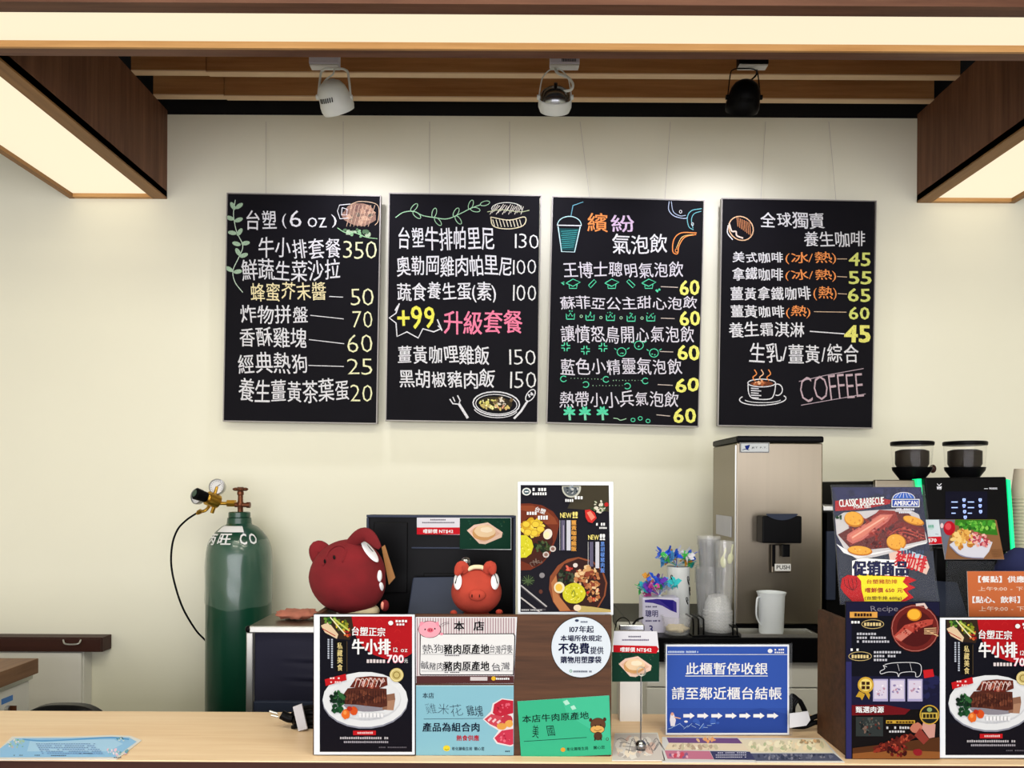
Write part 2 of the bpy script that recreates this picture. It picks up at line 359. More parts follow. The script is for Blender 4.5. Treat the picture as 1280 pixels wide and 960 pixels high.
def side_box(x0, x1, inner, label):
    y0, y1, z0, z1 = 2.03, WY-.001, 2.70, 3.05
    t = empty('light_box', ((x0+x1)/2, (y0+y1)/2, z0), label, 'ceiling light')
    ri, ro = .055, .024
    a, b = (x1-ri, x1) if inner > 0 else (x0, x0+ri); c, d = (x0, x0+ro) if inner > 0 else (x1-ro, x1)
    MB().box(x1-.018 if inner > 0 else x0, x1 if inner > 0 else x0+.018, y0, y1, z0+.006, z1).build('inner_panel', M['walnut_y'], t)
    MB().box(x0 if inner > 0 else x1-.018, x0+.018 if inner > 0 else x1, y0, y1, z0+.006, z1).build('outer_panel', M['walnut_y'], t)
    MB().box(a, b, y0, y1, z0, z0+.03).build('rim', M['brown_rim_y'], t)
    MB().box(c, d, y0, y1, z0, z0+.03).build('rim', M['brown_rim_y'], t)
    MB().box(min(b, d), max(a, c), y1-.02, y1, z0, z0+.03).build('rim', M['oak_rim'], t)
    MB().box(min(b, d), max(a, c), y0, y1-.02, z0+.014, z0+.022).build('diffuser', M['diffuser'], t)
    MB().box(x0+.018, x1-.018, y0, y1, z1-.012, z1).build('top_panel', M['walnut_y'], t)
side_box(-1.757, XL, 1, 'walnut clad light box with glowing panel meeting the wall at upper left')
side_box(XR, 1.982, -1, 'walnut clad light box with glowing panel meeting the wall at upper right')
t = empty('light_box', (0, 1.92, 2.70), 'long glowing light box with wooden rims spanning the whole top above the counter', 'ceiling light')
MB().box(-2.6, 2.6, 1.80, 1.815, 2.70, 3.05).build('front_panel', M['walnut_x'], t)
MB().box(-2.6, 2.6, 2.012, 2.027, 2.712, 3.05).build('rear_panel', M['walnut_x'], t)
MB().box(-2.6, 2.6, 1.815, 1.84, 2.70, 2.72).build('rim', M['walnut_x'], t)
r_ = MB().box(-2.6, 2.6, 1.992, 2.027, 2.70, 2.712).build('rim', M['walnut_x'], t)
MB().box(-2.6, 2.6, 1.984, 1.992, 2.699, 2.73).build('lit_rim_face', M['oak_rim'], t)  # inner face of the rim, with diffuser light put into its colour
MB().box(-2.6, 2.6, 1.84, 1.984, 2.716, 2.724).build('diffuser', M['diffuser'], t)
MB().box(-2.6, 2.6, 1.815, 2.012, 3.04, 3.05).build('top_panel', M['walnut_x'], t)

# front counter
t = empty('service_counter', (0, 1.76, 0), 'wooden service counter with light oak top and dark front', 'counter')
MB().box(-2.2, 2.2, 1.588, 1.93, .9965, 1.0).build('countertop', M['oak'], t, bev=.001)
MB().box(-2.2, 2.2, 1.5885, 1.9295, .965, .996).build('counter_edge', M['darkwood'], t)
MB().box(-2.2, 2.2, 1.592, 1.61, 0, .965).build('front_panel', M['darkwood'], t)
MB().box(-2.2, 2.2, 1.61, 1.9, .04, .06).build('bottom_shelf', M['cabinet'], t)
for x in (-2.2, -.7, .7, 2.18): MB().box(x, x+.02, 1.61, 1.92, 0, .965).build('divider', M['cabinet'], t)

# ================================================================ SPOTLIGHTS
def spot(px, adx, m_body, m_ad, m_yoke, label, tilt, leg, kind):
    Y = 2.596; k = Y/F
    c = at(px, 118, Y); t = empty('spotlight', (c.x, Y, ZS), label, 'spotlight')
    a0, a1 = at(adx, 85, Y), at(adx+37, 85, Y)
    MB().box(a0.x, a1.x, Y-.018, Y+.018, a0.z+.006, ZS).build('adapter', m_ad, t, bev=.003)
    MB().box(a0.x+.002, a1.x-.002, Y-.016, Y+.016, a0.z, a0.z+.006).build('adapter_cover', M['white'], t, bev=.002)
    if kind == 1:
        g = MB()
        for i in range(10): g.box(a0.x+.04+i*.005, a0.x+.0425+i*.005, Y-.0195, Y-.018, a0.z+.012, a0.z+.026)
        g.build('vent_grille', M['black'], t)
    piv = c+V((0, 0, -.01)); hw = 20.5*k; top = a0.z-.002
    P = []
    for i in range(13):
        u = -1+2*i/12.0
        x = piv.x+hw*u*(1 if kind != 1 else 1); e = 6 if kind != 1 else 2.1
        P.append(V((x, Y, piv.z+(top-piv.z)*(1-abs(u)**e)**(1/ e if kind == 1 else .5))))
    yk = MB(); yk.tube([p+V((0, 0, 0)) for p in P], leg, 8); yk.build('yoke', m_yoke, t, smooth=True)
    MB().cyl((piv.x-hw-.006, Y, piv.z), (piv.x-hw+.006, Y, piv.z), .008).build('pivot_knob', m_yoke, t, smooth=True)
    MB().cyl((piv.x+hw-.006, Y, piv.z), (piv.x+hw+.006, Y, piv.z), .008).build('pivot_knob', m_yoke, t, smooth=True)
    R = hw*1.0; ax = V(tilt).normalized(); q = ax.to_track_quat('-Z', 'Y').to_matrix()
    if kind == 1:
        prof = [(.004, .035), (R*.4, .033), (R*.72, .024), (R*.93, .008), (R*.97, -.006)]
        MB().lathe(prof, piv, 36, q).build('lamp_head', M['chrome'], t, smooth=True)
        MB().lathe([(R*.97, -.004), (R*1.02, -.006), (R*1.02, -.03), (R*.9, -.045), (R*.86, -.04), (R*.9, -.02)], piv, 36, q, caps=False).build('rim', M['whitemetal'], t, smooth=True)
        g = MB(); 
        for i in range(7):
            for j in range(5):
                g.lathe([(.0025, .0), (.0015, .0014)], piv+q @ V((-.018+i*.006, -.040+j*.005, .014+j*.0035)), 6, q)
        g.build('vent_grille', M['black'], t)
        MB().lathe([(.006, .03), (.006, .045)], piv, 12, q).build('cable_gland', M['black'], t)
    else:
        h = .055
        prof = [(.004, h), (R*.35, h-.002), (R*.66, h-.012), (R*.85, h-.028), (R*.94, h-.05), (R*.98, 0-.01), (R*1.02, -.018), (R*1.03, -.034), (R*.96, -.046), (R*.9, -.046), (R*.86, -.02), (.004, -.005)]
        MB().lathe(prof, piv, 36, q, caps=False).build('lamp_head', m_body, t, smooth=True)
        g = MB()
        for i in range(7):
            a = math.radians(-120+i*8); p = V((R*1.0*math.cos(a), R*1.0*math.sin(a), -.002)); d = V((math.cos(a+1.57), math.sin(a+1.57), 0))
            for sgn in (1,):
                o = piv+q @ p; g.cyl(o, piv+q @ (p*1.005+d*.003+V((0, 0, .014))), .0016, 6)
        g.build('vent_slots', M['black'], t)
    ld = bpy.data.lights.new('wall_fill_beam', 'SPOT'); ld.energy = 11; ld.color = (.92, .90, 1.0); ld.spot_size = math.radians(130); ld.spot_blend = 1; ld.shadow_soft_size = .035  # beam added to brighten the upper wall, aimed apart from the lamp head
    lo = bpy.data.objects.new('wall_fill_beam', ld); C.objects.link(lo); lo.location = piv+ax*.05; lo.rotation_mode = 'QUATERNION'; lo.rotation_quaternion = V((ax.x*.3, .58, -1)).to_track_quat('-Z', 'Y')
    return t, c, Y, q, piv
t1, c1, Y, q, piv = spot(418, 387.5, M['whitemetal'], M['lilac'], M['whitemetal'], 'white bell spotlight hanging left of the other two under the slats', (.30, .85, -1), .004, 0)
MB().tube([at(418, 86, Y-.01), at(416, 93, Y-.02), at(408, 99, Y-.02), at(403, 106, Y-.012), at(405, 110, Y)], .0028).build('cable', M['whitemetal'], t1, smooth=True)
t2, c2, Y, q, piv = spot(694, 687, M['chrome'], M['lilac'], M['whitemetal'], 'silver spotlight with white rim and looping white cable, between the white and the black ones', (.0, .95, -1), .0022, 1)
MB().tube([at(693, 85, Y), at(698, 92, Y-.02), at(710, 97, Y-.03), at(716, 105, Y-.035), at(714, 112, Y-.035), at(705, 114, Y-.03), at(694, 114, Y-.016)], .0045).build('cable', M['whitemetal'], t2, smooth=True)
t3, c3, Y, q, piv = spot(930, 922, M['black'], M['black'], M['black'], 'black bell spotlight hanging right of the other two under the slats', (.0, .85, -1), .002, 0)
MB().tube([at(946, 88, Y), at(945, 94, Y-.02), at(938, 101, Y-.02), at(934, 107, Y)], .003).build('cable', M['black'], t3, smooth=True)

# ================================================================ CHALKBOARDS
WH = (226, 226, 230); YE = (240, 236, 150); CR = (238, 226, 178); OR = (240, 150, 84); TE = (90, 214, 168); PK = (240, 130, 160); PG = (170, 214, 176)
def board(quad, O, roll, label, wires):
    xs = [p[0] for p in quad]; ys = [p[1] for p in quad]; cx, cy = O[0]+sum(xs)/4/O[2], O[1]+sum(ys)/4/O[2]
    S = Sheet(at(cx, cy, 2.985), roll, O=O, ink=CHALK)
    t = empty('chalkboard', S.org, label, 'menu board', 'chalkboard menus hung on the wall'); S.place(t)
    S.slab('panel', M['board'], t, quad, 0, .018)
    e = .0035; P = [S.uv(*p) for p in quad]; l, r_ = min(P[0][0], P[3][0]), max(P[1][0], P[2][0]); b, tp = min(P[0][1], P[1][1]), max(P[2][1], P[3][1])
    for (a0, a1, b0, b1) in ((l-e, l+.0005, b-e, tp+e), (r_-.0005, r_+e, b-e, tp+e), (l, r_, b-e, b+.0005), (l, r_, tp-.0005, tp+e)):
        MB().box(a0, a1, -.002, .02, b0, b1).build('frame', M['boardframe'], t, local=True)
    inv = Matrix((S.u, -S.n, S.v))
    for (xa, ya, xb, yb) in wires:
        A = inv @ (at(xa, ya, WY-.004)-S.org); B = inv @ (at(xb, yb, 2.99)-S.org)
        w_ = MB().cyl(A, B, .0008, 6).build('hanging_wire', M['wire'], t, local=True)
        MB().lathe([(.0035, 0), (.0045, .001), (.0035, .002)], B+V((0, .004, -.002)), 12, ax=(0, 1, 0), caps=False).build('hook', M['alu'], w_, local=True)
    return S, t
HW = 0.008
def L_(S, name='menu_line'): S.n_ = getattr(S, 'n_', 0)+1; S.part(f'{name}#{S.n_}')
def leaf(S, x, y, a, L, wd, col, fill=True):
    if fill: S.ell(x+L/2*math.cos(math.radians(a)), y+L/2*math.sin(math.radians(a)), L/2, wd/2, col, a, 12)
    else: S.ring(x+L/2*math.cos(math.radians(a)), y+L/2*math.sin(math.radians(a)), L/2, wd/2, 2.6, col, a, n=12)

# board 1
S, t = board([(30, 915), (620, 922), (635, 48), (48, 40)], (270, 230, 3.095), 1.0, 'black chalkboard menu starting with a steak set for 350, at the far left', [(332.5, 152, 332.5, 243), (429, 152, 429, 245)])
for txt, bx, col in [('台塑', (118, 102, 235, 178), WH), ('(', (256, 115, 272, 172), WH), ('6', (286, 103, 330, 166), WH), ('oz', (355, 130, 428, 168), WH), (')', (446, 118, 466, 168), WH)]:
    S.part('menu_line#0').text(txt, bx, col, HW, hand=.6)
rows = [('牛小排套餐', (165, 205, 482, 290), WH, '350', (492, 220, 622, 290), None), ('鮮蔬生菜沙拉', (98, 288, 480, 378), WH, None, None, None),
        ('蜂蜜芥末醬', (135, 378, 425, 455), CR, '50', (522, 404, 610, 470), [(438, 435), (492, 438)]), ('炸物拼盤', (95, 468, 355, 542), WH, '70', (528, 492, 605, 556), [(365, 508), (494, 522)]),
        ('香酥雞塊', (92, 553, 350, 634), WH, '60', (508, 582, 605, 652), [(360, 602), (496, 618)]), ('經典熱狗', (85, 650, 352, 735), WH, '25', (508, 676, 605, 738), [(358, 702), (495, 706)]),
        ('養生薑黃茶葉蛋', (88, 750, 515, 848), WH, '20', (520, 776, 605, 842), None)]
for r in rows:
    L_(S); S.text(r[0], r[1], r[2], HW, hand=1)
    L_(S, 'price')
    if r[3]: S.text(r[3], r[4], (236, 236, 190), 0, hand=.4)
    if r[5]: S.line(r[5], 3, WH)
S.part('chalk_drawing'); S.line([(75, 62), (68, 110), (72, 150), (82, 190), (104, 240), (88, 285), (66, 335), (74, 380), (104, 420)], 3, (200, 222, 200), True)
for x, y, a in [(76, 95, -35), (74, 100, -120), (70, 138, -160), (72, 145, -20), (80, 192, -170), (82, 200, -55), (98, 232, -10), (96, 236, -165), (94, 278, -120), (92, 282, -20), (66, 338, -150), (68, 342, -10)]: leaf(S, x, y, a, 34, 17, (168, 196, 168))
S.part('burger_drawing'); S.blob(555, 120, 68, 44, (150, 118, 104), .12); S.spots(560, 118, 58, 36, 26, (6, 14), [(178, 140, 118), (128, 98, 90), (196, 160, 136), (110, 100, 90)])
S.spots(545, 185, 66, 14, 16, (7, 13), [(140, 186, 140), (90, 120, 90), (180, 200, 170)], 14)
for k in range(7): S.line([(505+k*14, 165), (525+k*15, 82)], 2, (206, 176, 150))
S.line([(520, 78), (478, 82), (470, 105), (480, 135), (512, 132)], 3, WH); S.line([(488, 92), (508, 98), (506, 120), (486, 120), (488, 92)], 2.5, WH); S.line([(520, 80), (560, 68), (625, 82), (628, 140), (615, 160)], 2.5, (220, 190, 160), True)
S.line([(470, 170), (500, 188), (540, 190), (580, 206), (625, 212)], 3, (160, 206, 160), True); S.finish(t)

# board 2
S, t = board([(24, 913), (608, 920), (617, 47), (38, 38)], (475, 230, 3.095), 0.9, 'black chalkboard menu with pink lettering and a yellow +99 burst, second from left', [(537, 152, 537, 243), (637, 152, 637, 244)])
for txt, bx, pr, pb in [('台塑牛排帕里尼', (72, 165, 442, 258), '130', (522, 192, 614, 250)), ('奧勒岡雞肉帕里尼', (66, 275, 508, 360), '100', (514, 292, 604, 350)), ('蔬食養生蛋(素)', (66, 378, 448, 458), '100', (514, 390, 604, 452)),
                        ('薑黃咖哩雞飯', (70, 625, 422, 700), '150', (500, 640, 602, 700)), ('黑胡椒豬肉飯', (76, 715, 445, 792), '150', (503, 726, 604, 790))]:
    L_(S); S.text(txt, bx, WH, HW*1.6, hand=1); L_(S, 'price'); S.text(pr, pb, (228, 228, 226), HW*.3, hand=.4)
L_(S); S.text('+99', (68, 472, 210, 560), (232, 228, 90), HW*2, hand=.5); S.text('升級套餐', (248, 488, 550, 582), PK, HW*2, hand=1)
S.part('chalk_drawing')
S.line([(75, 462), (62, 500), (36, 518), (62, 538), (66, 590), (104, 572), (148, 596), (166, 560), (208, 572), (235, 560), (224, 548)], 5, WH)
S.line([(70, 470), (58, 490)], 5, WH); S.line([(240, 568), (222, 524)], 5, WH)
S.part('vine_drawing'); S.line([(60, 130), (90, 110), (130, 106), (165, 122), (210, 130), (260, 135), (310, 115), (350, 95), (390, 80)], 3.2, PG, True)
for x, y, a in [(120, 106, -50), (128, 108, 40), (205, 130, -75), (212, 131, 50), (285, 126, -60), (292, 124, 55), (345, 98, -70), (350, 96, 10), (388, 80, -15)]: leaf(S, x, y, a, 38, 17, PG, False)
S.part('burger_drawing')
for k in range(16): S.line([(425+k*8, 118-k % 3*6), (450+k*7, 78+k % 4*3)], 2.4, (214, 208, 196))
S.ring(490, 96, 58, 24, 3, (220, 220, 210), a0=170, a1=370); S.line([(415, 108), (470, 100), (540, 108), (578, 102)], 3, (180, 190, 150), True); S.line([(428, 128), (500, 140), (560, 128), (555, 160), (500, 174), (440, 164), (428, 128)], 3.5, (226, 216, 180), True)
for k in range(9): S.line([(436+k*13, 138), (444+k*13, 166)], 3, (230, 222, 196))
S.part('plate_drawing'); S.ring(450, 850, 90, 46, 5, WH, 3); S.ring(450, 852, 80, 38, 3, WH, 3); S.ring(448, 862, 88, 42, 3, WH, 3, 20, 160); S.ell(446, 850, 66, 27, (60, 54, 40), 3)
S.spots(420, 852, 36, 18, 26, (4, 9), [(222, 214, 120), (200, 180, 110), (240, 236, 180)]); S.spots(475, 838, 34, 16, 18, (4, 9), [(44, 40, 40), (120, 100, 70), (230, 220, 200)]); S.spots(470, 864, 30, 8, 10, (4, 8), [(222, 200, 120), (220, 160, 130)])
S.part('fork_drawing'); S.line([(305, 850), (340, 906)], 10, WH); S.line([(270, 832), (282, 850), (305, 852), (310, 838), (300, 818)], 5, WH); S.line([(290, 842), (282, 824)], 4, WH)
S.part('spoon_drawing'); S.ring(582, 818, 26, 14, 4, WH, -55); S.line([(572, 838), (545, 880), (518, 908)], 8, WH); S.spots(584, 816, 12, 10, 6, (3, 5), [WH]); S.finish(t)

# board 3
S, t = board([(12, 920), (595, 937), (615, 66), (36, 52)], (680, 230, 3.095), 1.5, 'black chalkboard menu with green doodles and five yellow 60 prices, second from right', [(725, 152, 737, 247), (838, 152, 831, 249)])
L_(S); S.text('繽', (168, 112, 246, 186), OR, HW, hand=1); S.text('紛', (258, 120, 348, 186), (216, 190, 220), HW, hand=1); L_(S); S.text('氣泡飲', (264, 192, 476, 272), WH, HW, hand=1)
for i, (txt, bx, pb, dl) in enumerate([('王博士聰明氣泡飲', (75, 300, 538, 364), (526, 372, 600, 430), [(452, 397), (518, 400)]), ('蘇菲亞公主甜心泡飲', (62, 432, 592, 488), (526, 492, 602, 548), [(452, 519), (505, 521)]),
                                       ('讓憤怒鳥開心氣泡飲', (64, 545, 580, 618), (518, 624, 600, 682), [(448, 648), (500, 650)]), ('藍色小精靈氣泡飲', (64, 672, 535, 740), (510, 750, 598, 806), [(440, 776), (498, 779)]),
                                       ('熱帶小小兵氣泡飲', (60, 798, 520, 866), (502, 868, 586, 924), [(435, 893), (488, 898)])]):
    L_(S); S.text(txt, bx, (220, 216, 226), HW*.8, hand=1); L_(S, 'price'); S.text('60', pb, (240, 238, 120), HW*3, hand=.5); S.line(dl, 3, (206, 190, 180))
S.part('chalk_drawing')
for x in (112, 262, 405):
    S.line([(x-27, 384), (x, 368), (x+28, 380), (x, 396), (x-27, 384)], 3.6, TE); S.line([(x-15, 392), (x-14, 404), (x+14, 404), (x+16, 388)], 3.4, TE)
for x in (186, 336): S.line([(x-14, 392), (x+8, 370), (x+16, 378), (x-6, 402), (x-14, 392)] if x == 186 else [(x-16, 378), (x-8, 370), (x+16, 392), (x+8, 402), (x-16, 378)], 3, TE)
S.spots(72, 384, 9, 5, 5, (2, 4), [TE]); S.spots(442, 412, 9, 5, 5, (3, 5), [TE])
for x, y in ((102, 510), (178, 514), (257, 515), (337, 518), (413, 517)): S.line([(x-15, y+13), (x-16, y-8), (x-7, y+2), (x, y-11), (x+7, y+2), (x+16, y-8), (x+15, y+13), (x-15, y+13)], 4, TE); S.spots(x, y-16, 14, 3, 3, (2, 3), [TE])
for x, y in ((144, 512), (220, 517), (298, 518), (379, 519)): S.ring(x, y, 5, 5, 2.4, PG, n=8)
for x, y in ((84, 630), (160, 643), (228, 632)):
    for sx in (-1, 1):
        for sy in (-1, 1): S.line([(x+sx*5, y+sy*17), (x+sx*6, y+sy*6), (x+sx*17, y+sy*5)], 4, TE, True)
for x, y in ((300, 650), (367, 624), (425, 654)):
    S.ring(x, y, 17, 16, 3, TE); S.spots(x, y+5, 8, 3, 3, (2, 4), [TE]); S.line([(x+20, y-10), (x+30, y-16)], 3, TE); S.line([(x-20, y-8), (x-28, y-14)], 3, TE)
for x, y, a in ((76, 754, 30), (161, 776, 210), (240, 756, 30), (322, 782, 210), (392, 762, 30)): S.ring(x, y, 12, 11, 3.4, TE, a0=a, a1=a+290, n=14)
for k in range(10): S.spots(105+k*13, 752+k*.4, 1, 1, 1, (1.6, 2.4), [PG]); S.spots(190+k*12.5, 780, 1, 1, 1, (1.6, 2.4), [PG]); S.spots(268+k*12, 760, 1, 1, 1, (1.6, 2.4), [PG])
for x, y in ((98, 892), (158, 892), (226, 892)):
    S.line([(x, y-6), (x+2, y+22)], 9, (130, 214, 176))
    for a in (-25, 20, 160, 205, -75, -110): leaf(S, x, y-8, a, 25, 10, TE)
S.line([(268, 906), (284, 908), (296, 914), (318, 908)], 3, PG, True)
for x, y in ((344, 913), (372, 907), (402, 917)): S.ring(x, y, 8, 7, 3, TE, n=10)
S.part('drink_drawing'); S.line([(152, 70), (112, 84), (104, 126)], 3, (110, 170, 190)); S.ring(98, 160, 46, 34, 3.4, (190, 226, 230), a0=180, a1=360); S.line([(50, 160), (145, 162)], 4, WH)
S.poly([(58, 172), (138, 174), (116, 258), (70, 256)], (34, 74, 78)); S.line([(54, 164), (68, 262), (118, 264), (140, 166)], 4, (200, 230, 235))
for k in range(9): S.line([(66+k % 2*4, 184+k*8), (130-k*2, 180+k*8)], 2.4, (70, 160, 160))
S.part('ribbon_drawing'); S.line([(484, 68), (482, 100), (502, 124), (540, 134), (556, 130)], 3, (186, 200, 226), True); S.line([(492, 68), (500, 108), (526, 124), (548, 122)], 2.6, (186, 200, 226), True); S.ring(528, 108, 5, 6, 2, WH, n=8)
S.line([(610, 96), (570, 104), (554, 130), (560, 166), (578, 178)], 3, (120, 190, 200), True); S.line([(608, 106), (580, 116), (570, 140), (576, 172)], 2.6, (120, 190, 200), True); S.ring(574, 156, 4, 6, 2, WH, n=8)
S.line([(590, 190), (530, 190), (502, 216), (498, 262), (516, 270), (522, 240), (545, 206), (588, 196)], 4, OR, True); S.line([(576, 196), (534, 206), (512, 248)], 3, (230, 190, 120), True); S.ring(513, 258, 6, 7, 3, OR, n=8); S.finish(t)

# board 4
S, t = board([(30, 932), (618, 943), (628, 68), (40, 58)], (890, 230, 3.095), 1.0, 'black chalkboard menu with a steaming cup drawing and the word COFFEE, at the far right', [(957, 152, 951, 249), (1036, 152, 1045, 250)])
L_(S); S.text('全球獨賣', (188, 108, 436, 174), WH, HW*1.5, hand=1); L_(S); S.text('養生咖啡', (356, 182, 592, 244), WH, HW, hand=1)
for (txt, bx, t2_, b2, dl, pr, pb) in [('美式咖啡', (80, 262, 274, 306), '(冰/熱)', (284, 262, 480, 310), [(484, 290), (522, 290)], '45', (530, 266, 612, 318)), ('拿鐵咖啡', (78, 322, 274, 374), '(冰/熱)', (284, 330, 480, 378), [(484, 358), (522, 360)], '55', (530, 338, 616, 388)),
                                       ('薑黃拿鐵咖啡', (72, 396, 382, 450), '(熱)', (392, 396, 482, 450), [(486, 424), (522, 426)], '65', (526, 404, 612, 456)), ('薑黃咖啡', (72, 468, 280, 518), '(熱)', (286, 470, 380, 520), [(394, 494), (520, 496)], '60', (530, 476, 608, 524))]:
    L_(S); S.text(txt, bx, WH, HW*2, hand=.8); S.text(t2_, b2, OR, HW, hand=.8); L_(S, 'price'); S.line(dl, 2.6, (220, 190, 160)); S.text(pr, pb, (216, 222, 120), HW*2, hand=.4)
L_(S); S.text('養生霜淇淋', (66, 532, 356, 594), WH, HW*1.6, hand=.8); S.line([(378, 570), (512, 580)], 4, WH); S.text('45', (514, 548, 610, 612), (232, 228, 120), HW*5, hand=.4)
L_(S); S.text('生乳/薑黃/綜合', (144, 615, 566, 695), WH, HW*1.2, hand=.8); L_(S); S.text('COFFEE', (340, 738, 584, 836), (196, 172, 180), 0, rot=-5, hand=.5)
S.part('chalk_drawing'); S.line([(336, 764), (440, 740), (586, 714)], 2.6, (190, 170, 180)); S.line([(344, 856), (594, 812)], 2.6, (190, 170, 180))
S.part('bean_drawing'); S.ring(112, 172, 50, 44, 4, (232, 190, 150), 40)
for k in range(8): S.line([(96+k*7, 128+k*3), (100+k*7, 165+k*5)], 2.6, (206, 140, 96))
S.line([(66, 152), (76, 182), (92, 184), (96, 200), (120, 210)], 6, (236, 214, 200), True); S.line([(62, 160), (60, 190), (80, 216)], 4, WH, True)
S.part('cup_drawing'); S.ring(192, 770, 54, 15, 4, WH); S.ell(192, 772, 44, 9, (120, 66, 44)); S.spots(192, 771, 34, 6, 14, (4, 8), [(220, 140, 90), (240, 190, 150), (170, 96, 60)])
S.line([(139, 775), (142, 810), (160, 830), (222, 832), (240, 812), (246, 775)], 4, WH, True); S.ring(252, 796, 20, 22, 4, WH, a0=-110, a1=110)
for k in range(5): S.line([(150, 790+k*9), (180+k % 2*10, 792+k*9)], 4, WH)
S.ring(196, 832, 90, 24, 4, WH, -2, a0=-25, a1=210); S.ring(196, 834, 70, 12, 3, WH, a0=10, a1=170)
for x in (166, 192, 220): S.line([(x, 762), (x-8, 748), (x+6, 735), (x-2, 718)], 4, OR if x != 192 else (240, 190, 150), True)
S.finish(t)

# ================================================================ GAS CYLINDER
GX, GY = at(299, 700, 2.85).x, 2.85; kz = GY/F
def gz(py): return EYE+(HY-py)*kz+.003
t = empty('gas_cylinder', (GX, GY, 0), 'tall green gas cylinder with brass regulator, standing by the wall', 'gas cylinder')
R0 = .1165
prof = [(R0*.9, 0.0), (R0, .02), (R0, gz(706)), (R0*.985, gz(694)), (R0*.93, gz(683)), (R0*.84, gz(674)), (R0*.70, gz(666.5)), (R0*.54, gz(661)), (R0*.40, gz(658.5)), (R0*.37, gz(656))]
MB().lathe(prof, (GX, GY, 0), 48).build('body', M['green'], t, smooth='all')
MB().lathe([(R0*.385, gz(659)), (R0*.365, gz(650)), (R0*.33, gz(649.5))], (GX, GY, 0), 32).build('neck', M['green'], t, smooth=True)
MB().lathe([(R0*.30, gz(650)), (R0*.335, gz(649)), (R0*.335, gz(643.5)), (R0*.30, gz(642.5)), (R0*.1, gz(642.5))], (GX, GY, 0), 32).build('neck_ring', M['green'], t, smooth=True)
def pr(z):
    for (r1, z1), (r2, z2) in zip(prof, prof[1:]):
        if z1 <= z <= z2: return r1+(r2-r1)*(z-z1)/(z2-z1)
    return R0
sl = MB(); n = 48; vs_ = []; fs = []; NZ = 14
for k in range(n+1):
    a = 2*math.pi*k/n; zb = gz(757)+.008*math.sin(a*2.0+1)+.004*math.sin(a*5)
    for j in range(NZ+1): z = zb+(gz(676)-zb)*j/NZ; r = pr(z)+.0022+.0007*math.sin(a*9+j); vs_.append((GX+r*math.cos(a), GY+r*math.sin(a), z))
for k in range(n):
    for j in range(NZ): b = k*(NZ+1)+j; fs.append((b, b+NZ+1, b+NZ+2, b+1))
sl.add(vs_, fs); sl.build('plastic_sleeve', M['film'], t, smooth='all')
def wrapband(a0, a1, z0, z1, off, mname, nm):
    m = MB(); vs_ = []; fs = []; na = 20; nz_ = 5
    for i in range(na+1):
        a = a0+(a1-a0)*i/na
        for j in range(nz_+1): z = z0+(z1-z0)*j/nz_; r = pr(z)+off; vs_.append((GX+r*math.cos(a), GY+r*math.sin(a), z))
    for i in range(na):
        for j in range(nz_): b = i*(nz_+1)+j; fs.append((b, b+nz_+1, b+nz_+2, b+1))
    m.add(vs_, fs); return m.build(nm, mname, t, smooth='all')
wrapband(-2.35, -1.05, gz(666.5), gz(659.5), .0025, M['paper'], 'label_band')
def wraptext(txt, a0, a1, z0, z1):
    vs_ = []; fs = []; pen = 0; P = []
    for ch in txt:
        g, gf = glyph(ch, .02); b = len(P); xs = [p[0] for p in g]; xa = min(xs)
        for (x, y) in g: P.append((x-xa+pen, y))
        fs += [[i+b for i in f] for f in gf]; pen += max(xs)-xa+.22
    X0, X1 = min(p[0] for p in P), max(p[0] for p in P); Y0, Y1 = min(p[1] for p in P), max(p[1] for p in P)
    for (x, y) in P:
        a = a0+(a1-a0)*(x-X0)/(X1-X0); z = z0+(z1-z0)*(y-Y0)/(Y1-Y0); r = pr(z)+.005; vs_.append((GX+r*math.cos(a), GY+r*math.sin(a), z))
    MB().add(vs_, fs).build('lettering', M['white'], t)
wraptext('丙', -2.55, -2.12, gz(682), gz(669)); wraptext('旺', -2.0, -1.5, gz(681), gz(668)); wraptext('CO', -1.22, -.62, gz(681), gz(668))
# valve
vx = at(300.5, 630, GY).x
v_ = MB().lathe([(.010, gz(643)), (.010, gz(636)), (.012, gz(635)), (.012, gz(631)), (.010, gz(630)), (.009, gz(622)), (.012, gz(621)), (.012, gz(617.5)), (.008, gz(617))], (vx, GY, 0), 20).build('valve', M['copper'], t, smooth=True)
MB().cyl((vx-.02, GY, gz(634)), (vx+.032, GY, gz(634)), .0085).cyl((vx+.024, GY, gz(634)), (vx+.036, GY, gz(634)), .011).build('side_port', M['copper'], v_, smooth=True)
hwl = MB(); 
for k in range(5): a = k*2*math.pi/5; hwl.ball((vx+.017*math.cos(a), GY+.017*math.sin(a), gz(614.3)), (.012, .012, .0065), 12, 8)
hwl.cyl((vx, GY, gz(617)), (vx, GY, gz(611.5)), .011); hwl.build('handwheel', M['copper'], t, smooth=True)
rg = MB().cyl((vx-.018, GY, gz(632)), (vx-.048, GY, gz(632)), .014, 6).cyl((vx-.046, GY, gz(632.3)), (vx-.085, GY, gz(632)), .0065).build('regulator_stem', M['brass'], t, smooth=True)
cB = at(266, 625, GY-.005); dirn = V((-.55, -.72, .32)).normalized()
body = MB().cyl(cB-dirn*.02, cB+dirn*.022, .026, 28).cyl(cB+dirn*.018, cB+dirn*.032, .020, 28, .014).build('regulator_body', M['brass'], t, smooth=True)
MB().cyl(cB+dirn*.030, cB+dirn*.072, .019, 24, .022).cyl(cB+dirn*.072, cB+dirn*.076, .021, 24, .016).build('pressure_knob', M['blackmatte'], body, smooth=True)
MB().cyl(cB+dirn*.0765, cB+dirn*.0775, .013, 24).build('knob_badge', M['green'], body)
